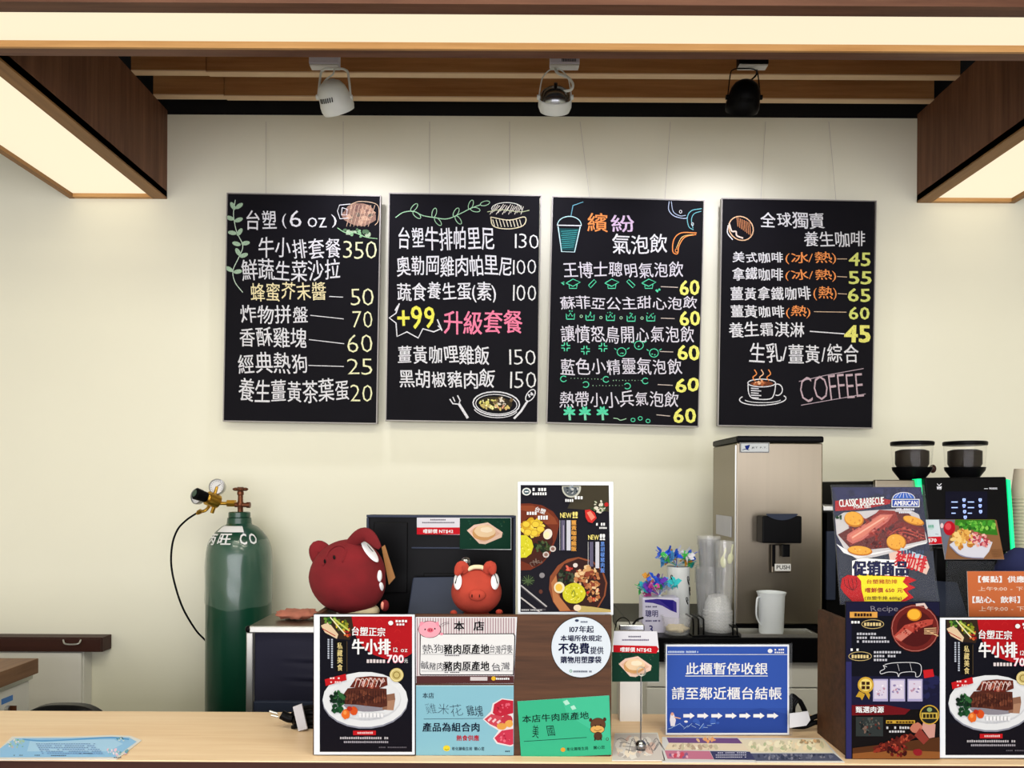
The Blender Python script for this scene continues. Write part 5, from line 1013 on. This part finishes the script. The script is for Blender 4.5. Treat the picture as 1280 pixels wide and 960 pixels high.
for (x, y) in ((418, 697), (406.5, 702)): patch(x, y, 1.6, 3, 20, 0, '', th=.001).build('nostril', M['black'], t, smooth='all')
sn = MB().tube([onhead(404, 707, .0)[0], onhead(412, 688, .0005)[0], onhead(424, 682, .001)[0], onhead(433, 688, .0005)[0], onhead(428, 703, .0)[0]], .0022, 8).build('snout_seam', M['red'], t, smooth='all')
b0 = at(448, 766, PD); MB().ball((b0.x+.002, PD+.005, SH+.02), (.045, .035, .02), 20, 12).build('body', M['cream'], t, smooth='all')
p_ = at(481, 757, PD-.01); MB().ball(p_, (.0095, .010, .013), 16, 12).build('foot', M['red'], t, smooth='all'); MB().ball(p_+V((-.004, -.007, .001)), (.004, .004, .009), 12, 8).build('foot_pad', M['pink'], t, smooth='all')
A, B_, C_, D_ = at(477, 684, PD+.025), at(481, 681, PD+.025), at(494, 722, PD+.03), at(486, 731, PD+.03)
tg = MB(); vs_ = [A, B_, C_, D_]; tg.add([p for p in vs_]+[p+V((0, .002, 0)) for p in vs_], [(0, 1, 2, 3), (7, 6, 5, 4), (0, 4, 5, 1), (1, 5, 6, 2), (2, 6, 7, 3), (3, 7, 4, 0)]).build('hang_tag', M['gold'], t)
# small coral plush
HR2 = (31.5*k, .045, 30*k); c2 = at(595.5, 738, PD); t = empty('plush_toy', (c2.x, PD, SH), 'small coral plush pig head with white side eyes, in front of the till', 'plush toy')
def fp2(p): return V((p.x*(1+.06*max(0, -p.z))*(1-.10*max(0, p.z)), p.y, p.z*(1 if p.z < 0 else .98)))
MB().ball(c2, HR2, 32, 22, fn=fp2).build('head', M['coral'], t, smooth='all')
kw = dict(R=HR2, c=c2)
for (x, sx) in ((572, -1), (619, 1)):
    patch(x-sx*.5, 727, 6.5, 11.5, -8*sx, 0, '', off=.001, **kw).build('eye', M['eye'], t, smooth='all'); P0 = onhead(x-sx*3, 719, .006, HR2, c2)[0]; P1 = onhead(x+sx*.5, 730, .006, HR2, c2)[0]; MB().cyl(P0, P1, .0012, 6).build('pupil', M['black'], t)
ear((583, 716), (577, 708), (570, 719), 7, 'ear', M['coral'], dy=-.004, yy=PD-.02); ear((606, 716), (613, 708), (617, 718), 7, 'ear', M['coral'], dy=-.004, yy=PD-.02)
patch(596.5, 744, 10.5, 7.5, 0, 0, '', th=.007, off=0, **kw).build('snout', M['coral'], t, smooth='all')
for x in (590.5, 599): p, n_ = onhead(x, 744, .006, HR2, c2); MB().ball(p, (.0014, .002, .0042), 10, 8).build('nostril', M['black'], t, smooth='all')
MB().tube([at(585, 712, PD-.02), at(592, 709, PD-.02), at(601, 709, PD-.02), at(606, 711, PD-.018)], .005).build('headband', M['cream'], t, smooth='all')
q_ = at(624, 765, PD-.02); MB().ball(q_, (.008, .008, .006)).build('foot', M['coral'], t, smooth='all'); q_ = at(567, 766, PD-.02); MB().ball(q_, (.008, .008, .006)).build('foot', M['coral'], t, smooth='all')
MB().ball((c2.x, PD+.01, SH+.012), (.03, .03, .012)).build('body', M['coral'], t, smooth='all')
q_ = at(582, 703, PD+.05); MB().ball(q_, .0125).cyl((q_.x, q_.y, SH), (q_.x, q_.y, q_.z), .006).build('camera_dome', M['chrome'], None, loc=(q_.x, q_.y, SH), smooth=True, label='small dark round ball on a stem just behind the coral plush', cat='ornament')

# ================================================================ RIGHT BACK COUNTER
BZC = 1.11
t = empty('back_counter', (1.5, 2.7, 0), 'white back counter with thick black worktop along the wall at right', 'counter')
bx0 = .40
MB().box(bx0, 3.0, 2.35, WY-.002, BZC-.075, BZC).build('worktop', M['black'], t, bev=.003)
for i in range(4):
    xa = bx0+.02+i*.64; MB().box(xa, xa+.636, 2.37, 2.386, .1, BZC-.16).build('door', M['cabinet'], t, bev=.002); MB().box(xa, xa+.636, 2.37, 2.386, BZC-.156, BZC-.078).build('drawer_front', M['cabinet'], t, bev=.002)
MB().box(bx0+.02, 2.98, 2.387, WY-.003, 0.001, BZC-.076).build('carcass', M['cabinet'], t)

# beverage dispenser
Yd = 2.47; x0 = at(920, 700, Yd).x; x1 = at(1028, 700, Yd).x; zt_ = at(960, 545, Yd).z
t = empty('beverage_dispenser', ((x0+x1)/2, 2.6, BZC), 'tall stainless steel beverage dispenser with black lid and push lever', 'drink dispenser')
MB().box(x0, x1, Yd, 2.76, BZC+.02, zt_-.022).build('body', M['steel'], t, bev=.004)
MB().box(x0-.001, x1+.002, Yd-.006, 2.765, zt_-.021, zt_).build('lid', M['black'], t, bev=.006)
MB().box(x0-.004, x0-.0005, Yd, Yd+.006, BZC+.02, zt_-.03).build('edge_trim', M['alu'], t)
MB().box(x0+.004, x1-.004, Yd+.01, 2.75, BZC+.0005, BZC+.0195).build('base', M['black'], t)
a, b = at(893, 643, 2.72), at(916, 672, 2.50); MB().box(x0-.0035, x0-.0005, 2.52, 2.70, b.z, a.z).build('side_label', M['tag'], t)
a, b = at(952, 645, Yd-.05), at(1001, 679, Yd-.05)
dp = []
for i in range(13): u = -1+2*i/12; dp.append((a.x+(b.x-a.x)*(u+1)/2, a.z-.002+.004*abs(u)))
MB().prism([(b.x, b.z), (a.x, b.z), (a.x, a.z)]+dp[1:-1]+[(b.x, a.z)], Yd-.06, Yd-.001).build('tap_housing', M['black'], t, bev=.004)
cv = []
ca, cb = at(958, 643, Yd-.063), at(997, 643, Yd-.063)
for i in range(11): u = i/10; cv.append((ca.x+(cb.x-ca.x)*u, ca.z-.002-.016*(1-(2*u-1)**2)))
MB().prism(cv+[(cb.x, cb.z+.002), (ca.x, ca.z+.002)], Yd-.0625, Yd-.0605).build('tap_housing_face', M['bluegrey'], t)
a, b = at(978, 680, Yd-.04), at(987, 696, Yd-.04); MB().box(a.x, b.x, Yd-.045, Yd-.03, b.z, a.z-.001).build('spout', M['black'], t, bev=.002)
a, b = at(965, 681, Yd-.02), at(989, 716, Yd-.02); lv = MB().box(a.x, b.x, Yd-.02, Yd-.012, b.z, a.z).build('push_lever', M['steel'], t, bev=.002)
MB().box(a.x, a.x+.01, Yd-.024, Yd-.0205, b.z+.02, a.z).build('lever_edge', M['black'], t)
S2 = Sheet(at(979, 709, Yd-.025), 0, O=(780, 540, 3.555))
def sub_sheet(S, parent, quad, m, fn):
    e = bpy.data.objects.new('label_plate', None); 
    mb = MB(); mb.prism([S.uv(*p) for p in quad], 0, .0008); o = mb.build('label_plate', M[m], parent, local=True)
    o.matrix_world = Matrix.Translation(S.org-wbase(parent)) @ Matrix((S.u, -S.n, S.v)).transposed().to_4x4()
    fn(S); S.finish(o)
def fpush(S): S.part('lettering').text('PUSH', (678, 592, 736, 610), (20, 20, 24), .02)
sub_sheet(S2, t, Q(670, 586, 741, 617), 'paper', fpush)
S2 = Sheet(at(943, 559.5, Yd-.004), 0, O=(780, 540, 3.555))
def fbad(S): S.part('lettering').rect(517, 48, 645, 91, (30, 34, 60)); S.rect(520, 51, 642, 88, (220, 224, 228)); S.line([(526, 80), (540, 76), (556, 80)], 3, (30, 50, 120), True); S.poly([(536, 62), (560, 56), (556, 70), (548, 82), (540, 72)], (40, 60, 140)); S.text('JET P.T.', (566, 66, 636, 75), (60, 64, 80), .01)
def fbad2(S): fbad(S)
sub_sheet(S2, t, Q(516, 47, 646, 92), 'paper', fbad2)
# drip tray and jug
a, b = at(925, 797, 2.37), at(1021, 797, 2.37)
tr = empty('drip_tray', ((a.x+b.x)/2, 2.41, BZC), 'shallow steel tray in front of the stainless dispenser', 'tray')
MB().box(a.x, b.x, 2.356, 2.455, BZC+.0005, BZC+.004).build('base', M['alu'], tr); 
MB().box(a.x, b.x, 2.356, 2.359, BZC+.0045, BZC+.011).box(a.x, b.x, 2.452, 2.455, BZC+.0045, BZC+.011).box(a.x, a.x+.003, 2.3595, 2.4515, BZC+.0045, BZC+.011).box(b.x-.003, b.x, 2.3595, 2.4515, BZC+.0045, BZC+.011).build('rim', M['alu'], tr)
jc = at(964, 768, 2.405); jt = at(964, 740, 2.405).z; jr = 17.5*2.405/F
t = empty('measuring_jug', (jc.x, 2.405, BZC+.005), 'frosted white plastic jug on the steel tray of the dispenser', 'jug')
j0 = BZC+.005; MB().lathe([(jr*.80, j0), (jr*.84, j0+.004), (jr*.93, jt-.012), (jr*1.03, jt), (jr*.98, jt), (jr*.88, jt-.012), (jr*.76, j0+.006), (.001, j0+.006)], (jc.x, 2.405, 0), 32).build('body', M['jug'], t, smooth=True)
MB().tube([(jc.x-jr*.9, 2.395, jt-.015), (jc.x-jr*1.16, 2.385, jt-.02), (jc.x-jr*1.2, 2.385, jt-.07), (jc.x-jr*.86, 2.395, jt-.1)], .0028).build('handle', M['jug'], t, smooth=True)

# clear cup stacks
def cup(name, px, pyb, Y, r0, r1, h, label, group, mt='clear'):
    c = at(px, pyb, Y); z = c.z; t_ = .0008
    return MB().lathe([(r0, z), (r1, z+h-.004), (r1+.0025, z+h-.003), (r1+.0025, z+h), (r1-.001, z+h), (r0-.001, z+.002), (.0005, z+.002)], (c.x, Y, 0), 26, caps=False).build(name, M[mt], None, loc=(c.x, Y, z), smooth=True, label=label, cat='cup', group=group)
zc = BZC
YC = 2.52
def stack(px, base_py, n, r0, r1, h, gap, label, group, Y=YC, z0=None):
    c = at(px, base_py, Y); z = c.z if z0 is None else z0
    o = MB().lathe([(r0, 0), (r1, h-.004), (r1+.003, h-.003), (r1+.003, h), (r1-.001, h), (r0-.001, .002), (.0005, .002)], (0, 0, 0), 26, caps=False).build('plastic_cup', M['clear'], None, loc=(0, 0, 0), smooth=True, label=label, cat='cup', group=group)
    for i in range(n):
        p = o if i == 0 else copy_tree(o); p.location = (c.x, Y, z+i*gap)
        if i == n-1: p['label'] = label.replace('clear plastic cup', 'topmost clear plastic cup')
stack(887, 785, 8, .036, .046, .15, .0075, 'clear plastic cup in the wide stack beside the dispenser, full height side showing', 'clear cups in the wide stack', z0=BZC+.001)
stack(886, 713, 5, .028, .036, .10, .006, 'clear plastic cup in the narrow stack standing in the wide one', 'clear cups in the narrow stack', z0=at(886, 722, YC).z+.012)
t = empty('spoon_holder', (at(905, 700, 2.46).x, 2.46, BZC), 'clear tall cup holding two pale spoons, against the dispenser side', 'holder')
c = at(905, 700, 2.46); zt_ = at(905, 676, 2.46).z
MB().lathe([(.022, BZC+.001), (.031, zt_), (.030, zt_), (.021, BZC+.004), (.0005, BZC+.004)], (c.x, 2.455, 0), 24, caps=False).build('cup', M['clear'], t, smooth=True)
for (px, py, lab, ln) in ((904, 703, 'pale yellow spoon on the left in the clear holder', -.12), (913, 698, 'pale yellow spoon on the right in the clear holder', .2)):
    p = at(px, py, 2.455); s_ = empty('spoon', (p.x, 2.455, p.z-.06), lab, 'spoon')
    MB().ball(p, (.009, .004, .018), 16, 10, mtx=Matrix.Rotation(ln, 3, 'Y')).build('bowl', M['spoon'], s_, smooth='all'); MB().tube([p+V((ln*.015, 0, .014)), p+V((.006, 0, .034)), p+V((.008, 0, .045))], .003).build('handle', M['spoon'], s_, smooth=True)
# dome lid stack / clear bag
for i in range(7):
    c = at(897, 790, 2.44); z = BZC+.005+i*.010
    if i == 0:
        lid = MB().lathe([(.046, 0), (.046, .006), (.042, .008), (.040, .03), (.030, .05), (.014, .056), (.001, .057)], (0, 0, 0), 26, caps=False).build('dome_lid', M['bag'], None, loc=(0, 0, 0), smooth=True, label='clear dome lid in the stack inside the black wire rack', cat='lid', group='stack of clear dome lids')
    o = lid if i == 0 else copy_tree(lid); o.location = (c.x, 2.44, z)
    if i == 6: o['label'] = 'topmost clear dome lid above the black wire rack'
# black wire rack
t = empty('wire_rack', (at(895, 790, 2.44).x, 2.45, BZC), 'black rack around the clear dome lids', 'rack')
xa, xb = at(864, 790, 2.38).x, at(922, 790, 2.38).x; 
MB().box(xa, xb, 2.362, 2.50, BZC+.0005, BZC+.0045).build('base', M['black'], t)
for i, x in enumerate((xa+.004, xa+.02, xa+.036, xb-.004, xb-.018)):
    zt_ = at(870, 773 if i < 3 else 783, 2.38).z
    MB().tube([(x, 2.37, BZC+.005), (x, 2.37, zt_-.01), (x, 2.385, zt_), (x, 2.47, zt_-.002)], .0028).build('bar', M['black'], t, smooth=True)
# tin with picks, printed jar with picks
def ribbonball(c, r, cols, n, seed, lab, grp, nm='cocktail_pick', spread=1.6):
    rr = random.Random(seed)
    for i in range(n):
        col = cols[i % len(cols)]; a = rr.uniform(0, 6.28); el = rr.uniform(.0, 1.1); d = V((math.cos(a)*math.cos(el)*spread, math.sin(a)*math.cos(el)*.8, math.sin(el)+.25)).normalized(); L = r*rr.uniform(.7, 1.25)
        tip = c+d*L; s_ = empty(nm, c, lab.replace('#', col), 'cocktail pick', f'{col} {grp}')
        MB().cyl(c-d*.008, tip, .0011, 6).build('stick', PM[col] if i % 3 else M['eye'], s_)
        f = MB(); ctr = c+d*L*.72; 
        for j in range(7):
            q0 = ctr+V([rr.uniform(-.008, .008) for _ in range(3)]); u = V([rr.uniform(-1, 1) for _ in range(3)]).normalized(); v = u.orthogonal().normalized(); l_ = rr.uniform(.009, .02); w_ = .0045
            f.add([q0-v*w_, q0+v*w_, q0+u*l_+v*w_*1.6+V((0, 0, .004)), q0+u*l_*1.5-v*w_, q0+u*l_*.5-v*w_*2], [(0, 1, 2, 3, 4)])
        f.build('foil_tuft', PM[col], s_)
PM = {n: mat(n.replace(' ', '_')+'_foil', c_, .3, .05, var=.1) for n, c_ in (('blue', (34, 92, 226)), ('teal', (60, 206, 214)), ('green', (80, 206, 100)), ('purple', (110, 60, 190)), ('pink', (220, 80, 170)), ('orange', (226, 160, 60)), ('white', (226, 226, 236)), ('light blue', (90, 170, 230)))}
Yt = 2.43; a, b = at(803, 747, Yt), at(838, 792, Yt)
t = empty('milk_powder_tin', ((a.x+b.x)/2, Yt+.035, BZC), 'lilac printed tin with the numeral 3, left of the clear cups', 'tin')
w2 = (at(850, 750, Yt).x-a.x); Yt0 = Yt
MB().box(a.x, a.x+w2, Yt, Yt+.07, BZC+.001, a.z).build('body', M['tin'], t, bev=.006)
S2 = Sheet(at(826, 770, Yt-.0006), 0, O=(780, 680, 6.857))
def ftin(S):
    S.part('lettering').poly([(178, 480), (280, 470), (420, 480), (450, 500), (452, 590), (400, 570), (330, 530), (250, 506), (178, 500)], (90, 76, 176)); S.poly([(300, 478), (420, 486), (424, 580), (380, 540)], (60, 50, 160)); S.text('聰明', (184, 566, 290, 626), (56, 50, 130), .02); S.text('3', (216, 698, 246, 762), (60, 54, 140), .02)
    S.dashes(184, 530, 284, 544, (90, 84, 140), 10); S.dashes(184, 650, 312, 666, (100, 94, 150), 14)
mbp = MB(); q = [S2.uv(*p) for p in Q(176, 474, 470, 800)]; o = mbp.prism(q, 0, .0004).build('label_plate', M['tin'], t, local=True); o.matrix_world = Matrix.Translation(S2.org-wbase(t)) @ Matrix((S2.u, -S2.n, S2.v)).transposed().to_4x4(); ftin(S2); S2.finish(o)
ribbonball(V((a.x+w2/2, Yt+.03, a.z+.004)), .068, ['purple', 'green', 'white', 'pink', 'teal', 'light blue', 'orange', 'blue'], 22, 4, '# foil cocktail pick sticking out above the lilac tin', 'picks above the lilac tin')
Yj = 2.56; a, b = at(834, 708, Yj), at(862, 708, Yj); cx = (a.x+b.x)/2; r = (b.x-a.x)/2
t = empty('printed_jar', (cx, Yj, BZC), 'white jar with black scribbled print behind the lilac tin', 'jar')
MB().lathe([(r*.9, BZC+.001), (r, BZC+.01), (r, a.z), (r*.93, a.z), (r*.93, BZC+.01), (.001, BZC+.008)], (cx, Yj, 0), 28, caps=False).build('body', M['jar'], t, smooth=True)
sc = MB()
for (x, y, s_) in ((.25, .15, 1), (.75, .2, 1.2), (.85, .5, 1.2), (.7, .75, 1)):
    aa = math.pi+x*math.pi; P = []
    for j in range(7): a2 = aa+.12*math.cos(j*1.4)*s_; z = a.z-.02-y*.12+.012*math.sin(j*1.1)*s_; P.append((cx+(r+.001)*math.cos(a2), Yj+(r+.001)*math.sin(a2), z))
    sc.tube(P, .0012, 5)
sc.build('drawn_marks', M['black'], t, smooth=True)
ribbonball(V((cx-.006, Yj, a.z+.003)), .07, ['blue', 'teal', 'light blue', 'green', 'blue', 'white', 'orange'], 22, 9, '# foil cocktail pick sticking out of the white scribbled jar', 'picks in the scribbled jar')
# plastic tub on a cream box
Yb = 2.36; a, b = at(826, 791, Yb+.01), at(864, 791, Yb+.01)
t = empty('plastic_tub', ((a.x+b.x)/2, 2.40, BZC), 'round clear tub of white pieces in front of the clear cups', 'tub'); c = at(846, 780, 2.40); zt_ = at(846, 770, 2.40).z
MB().lathe([(.038, BZC+.001), (.046, zt_-.004), (.049, zt_-.003), (.049, zt_), (.044, zt_), (.036, BZC+.004), (.001, BZC+.004)], (c.x, 2.405, 0), 30, caps=False).build('bowl', M['clear'], t, smooth=True)
MB().ball((c.x, 2.405, BZC+.018), (.036, .036, .012), fn=crump).build('contents', M['cream'], t, smooth='all')
# small black card device on the left end with cables (sits on a block at counter back)
a, b = at(774, 781, 1.86), at(806, 789, 1.86)
t = empty('card_reader', ((a.x+b.x)/2, 1.88, ZC), 'small silver and black card reader on a white pedestal behind the clip stand card', 'card reader')
MB().box(a.x+.004, b.x-.004, 1.868, 1.90, ZC, b.z-.0005).build('pedestal', M['cabinet'], t)
MB().box(a.x, b.x, 1.862, 1.905, b.z, a.z).build('body', M['chrome'], t, bev=.003)
MB().tube([at(768, 790, 1.87), at(771, 777, 1.87), at(778, 772, 1.87), at(785, 775, 1.87), at(788, 782, 1.87)], .0012).build('cable', M['black'], t, smooth=True)
MB().tube([at(791, 781, 1.87), at(796, 775, 1.875), at(804, 772, 1.88)], .0026).build('cable', M['black'], t, smooth=True)

# coffee machine
Ym = 2.42; x0, x1 = at(1095, 600, Ym).x, at(1269, 600, Ym).x; zt_ = at(1200, 597, Ym).z
t = empty('coffee_machine', ((x0+x1)/2, 2.6, BZC), 'black coffee machine with touch screen and green glowing side strips', 'coffee machine')
MB().box(x0, x1-.01, Ym+.022, 2.86, BZC+.02, zt_-.012).build('body', M['blackmatte'], t, bev=.006)
MB().box(x0, at(1146, 600, Ym).x, Ym+.004, Ym+.0215, zt_-.035, zt_-.008).build('side_fascia', M['steel'], t, bev=.003)
MB().box(x0+.02, x1-.02, Ym+.05, 2.82, BZC+.0005, BZC+.0195).build('base', M['black'], t)
def q3(pts, y0, y1, nm, m, par=t, **kw):
    mb = MB(); A = [at(*p, y0) for p in pts]; B_ = [V((p.x, y1, p.z)) for p in A]; n = len(pts)
    mb.add(A+B_, [tuple(range(n)), tuple(range(2*n-1, n-1, -1))]+[(i, i+n, (i+1) % n+n, (i+1) % n) for i in range(n)]); return mb.build(nm, M[m], par, **kw)
q3([(1156, 597), (1258, 596), (1264, 690), (1162, 690)], Ym-.03, Ym+.02, 'screen_panel', 'black', bev=.004)
q3([(1162.5, 691), (1262, 691), (1262, 792), (1162, 792)], Ym-.01, Ym+.02, 'lower_front', 'blackmatte', bev=.004)
q3([(1146, 599), (1155.5, 598), (1161.5, 690), (1157, 690)], Ym-.01, Ym+.018, 'light_strip', 'glow'); q3([(1258.8, 599), (1263, 600), (1269, 690), (1264.8, 690)], Ym-.01, Ym+.018, 'light_strip', 'glow')
scr = bpy.data.objects['screen_panel']
S2 = Sheet(at(1208, 640, Ym-.0306), 0, O=(1100, 540, 6.857), ink=LCD); W3 = (150, 170, 236)
S2.part('display'); S2.rect(560, 510, 920, 740, (7, 7, 20))
for (y, hh) in ((600, 1), (648, 1), (696, .6)):
    for x in (612, 752): S2.rect(x, y-4, x+46*hh+8, y+4, W3)
for (x, y) in ((720, 584), (858, 584), (720, 634), (858, 634), (725, 684), (862, 684), (730, 732)): S2.rect(x-13, y-14, x+13, y+6, W3); S2.rect(x-6, y-8, x+6, y, (60, 80, 200)); S2.line([(x-9, y+12), (x+9, y+12)], 4, W3)
S2.part('lettering').text('WMF', (486, 466, 528, 494), (190, 190, 196), .03); S2.line([(488, 442), (506, 460), (526, 442)], 5, (190, 190, 196)); S2.text('9000S', (936, 476, 1004, 492), (180, 180, 186), .01); S2.line([(892, 486), (924, 486)], 4, (180, 180, 186))
e = bpy.data.objects.new('display', None); C.objects.link(e); e.parent = scr; e.matrix_world = Matrix.Translation(S2.org-wbase(scr)) @ Matrix((S2.u, -S2.n, S2.v)).transposed().to_4x4(); BASE[e] = V((0, 0, 0))
for nm in list(S2.parts): pass
S2.finish(scr)
for ch in list(scr.children):
    if ch.type == 'MESH': ch.matrix_local = e.matrix_world.copy()
bpy.data.objects.remove(e)
def hopper(px, lab):
    Y = 2.5; k_ = Y/F; c = at(px, 575, Y); zb = zt_-.012; g = empty('bean_hopper', (c.x, Y, zb), lab, 'bean hopper')
    z = lambda py: at(px, py, Y).z
    MB().lathe([(.036, zb), (.038, zb+.008), (.058, z(588)), (.060, z(584)), (.056, z(584)), (.001, z(585))], (c.x, Y, 0), 32).build('base', M['black'], g, smooth=True)
    MB().lathe([(.058, z(584)), (.0625, z(557)), (.0615, z(557)), (.057, z(583.5))], (c.x, Y, 0), 32, caps=False).build('glass', M['hopper'], g, smooth=True)
    MB().lathe([(.064, z(557)), (.065, z(555.5)), (.065, z(553)), (.062, z(552)), (.001, z(551.8))], (c.x, Y, 0), 32).build('lid', M['black'], g, smooth=True)
    MB().lathe([(.045, z(583.5)), (.050, z(580)), (.050, z(564)), (.035, z(562)), (.001, z(561.5))], (c.x, Y, 0), 28).build('beans', M['beans'], g, smooth=True)
    return g
g = hopper(1140, 'left bean hopper with black lid on the coffee machine'); q_ = at(1166, 586, 2.52); MB().ball(q_, (.010, .012, .014)).build('side_latch', M['darkwood'], g, smooth=True)
hopper(1206, 'right bean hopper with black lid, above the machine screen')
# milk cooler between dispenser and poster
a, b = at(1029, 640, 2.5), at(1078, 640, 2.5)
t = empty('milk_cooler', ((a.x+b.x)/2, 2.6, BZC), 'black cooler box between the steel dispenser and the coffee machine', 'cooler')
MB().box(a.x+.012, b.x-.004, 2.5, 2.8, BZC+.001, a.z).build('body', M['blackmatte'], t, bev=.004); aa, bb = at(1033, 664, 2.49), at(1044, 750, 2.49); MB().box(aa.x, bb.x, 2.485, 2.4995, bb.z, aa.z).build('door_handle', M['bluegrey'], t, bev=.003)
a2 = at(1060, 603, 2.6); MB().box(a.x+.02, b.x-.006, 2.55, 2.8, a.z+.001, a.z+.02).build('top_cover', M['alu'], t, bev=.003)
# paper cup tower
cx = at(1287, 640, 2.5).x; zb = BZC; r0 = .054; gap = 4.3*2.5/F
ztop = at(1287, 586, 2.5).z; hc = 38*2.5/F; ncup = int((ztop-hc-BZC)/gap)
o = MB().lathe([(r0, 0), (r0+.003, .001), (r0+.003, .004), (r0, .006), (r0*.82, hc-.004), (r0*.80, hc), (.001, hc)], (0, 0, 0), 28, caps=False).build('paper_cup', M['kraft'], None, loc=(0, 0, 0), smooth=True, label='upside down beige paper cup nested in the tall tower at the right edge', cat='cup', group='upside down paper cup tower')
for i in range(ncup):
    p = copy_tree(o) if i else o; p.location = (cx, 2.5, ztop-hc-i*gap)
o['label'] = 'topmost upside down beige paper cup of the tower at the right edge'
# dark blue cloth bundle and dark machine behind the right box
c = at(1282, 706, 1.86)
MB().ball((c.x, 1.86, c.z-.03), (.075, .045, .072), 30, 18, fn=lambda p: p*(1+.05*math.sin(6*p.x+4*p.z)*math.cos(5*p.y))).build('cap', M['navycloth'], None, loc=(c.x, 1.86, c.z-.10), smooth='all', label='dark navy cloth cap at the right edge above the orange notice', cat='cap')
t = empty('till', (1.06, 1.9, ZC), 'dark till behind the right wooden box, under the platter card', 'till')
xa, xb = at(1163, 700, 1.92).x, 1.20; zz = at(1163, 684, 1.92).z
MB().box(xa, xb, 1.90, 1.925, ZC+.05, zz).build('screen_housing', M['black'], t, bev=.005); MB().box(1.08, 1.18, 1.88, 1.93, ZC+.0005, ZC+.049).build('base', M['black'], t, bev=.004)
wedge((1150, 724), (1197, 727), (1150, 782), (1214, 782), 1.80, 1.85, 'receipt_printer', 'blue grey sloped receipt printer cover left of the orange notice', ZC+.002)

# ================================================================ CABLES / PLUGS ON COUNTER
t = empty('coiled_plug', (at(370, 905, 1.80).x, 1.80, ZC), 'black power plug with coiled cord in a white wrap, left of the steak poster', 'plug')
zz = ZC+.018
P = lambda px, py: (lambda d, tt: EYEP+d*tt)(ray(px, py), 1.80)
MB().tube([P(352, 893), P(360, 897), P(366, 898)], .011, 12).build('plug_body', M['black'], t, smooth=True)
MB().cyl(P(337, 889), P(347, 892), .0025).cyl(P(339, 894), P(348, 896), .0025).build('prongs', M['alu'], t, smooth=True)
cb = MB()
for j in range(5): o_ = .003*j; cb.tube([P(366, 893+j*4)+V((0, .01*(j % 2), 0)), P(374, 886+j*5)+V((0, -.01, 0)), P(388, 884+j*6), P(398, 888+j*5), P(404, 894+j*3)], .0055, 8)
cb.build('cord', M['black'], t, smooth=True)
q3([(366, 884), (377, 880), (384, 911), (373, 914)], 1.775, 1.781, 'wrap', 'tag', par=t); q3([(366, 884), (377, 880), (384, 911), (373, 914)], 1.822, 1.828, 'wrap', 'tag', par=t)
t = empty('cord_bundle', (at(1005, 900, 1.80).x, 1.80, ZC), 'black coiled cord with white paper tag, between the blue sign and the right box', 'cord')  # a coiled cord with a paper tag, no adapter
cb = MB()
for j in range(4): cb.tube([P(988+j*2, 905), P(986+j*2, 885), P(990+j*3, 869+j*2), P(1001+j*2, 880+j*3), P(1008+j, 898)], .0045, 8)
cb.tube([P(1000, 905), P(1014, 898), P(1030, 893), P(1040, 896)], .006).tube([P(990, 908), P(1006, 908), P(1020, 903), P(1036, 904)], .006); cb.build('cord', M['black'], t, smooth=True)
q3([(987, 892), (1010, 889), (1013, 900), (1008, 907), (987, 910)], 1.74, 1.742, 'paper_tag', 'tag', par=t)
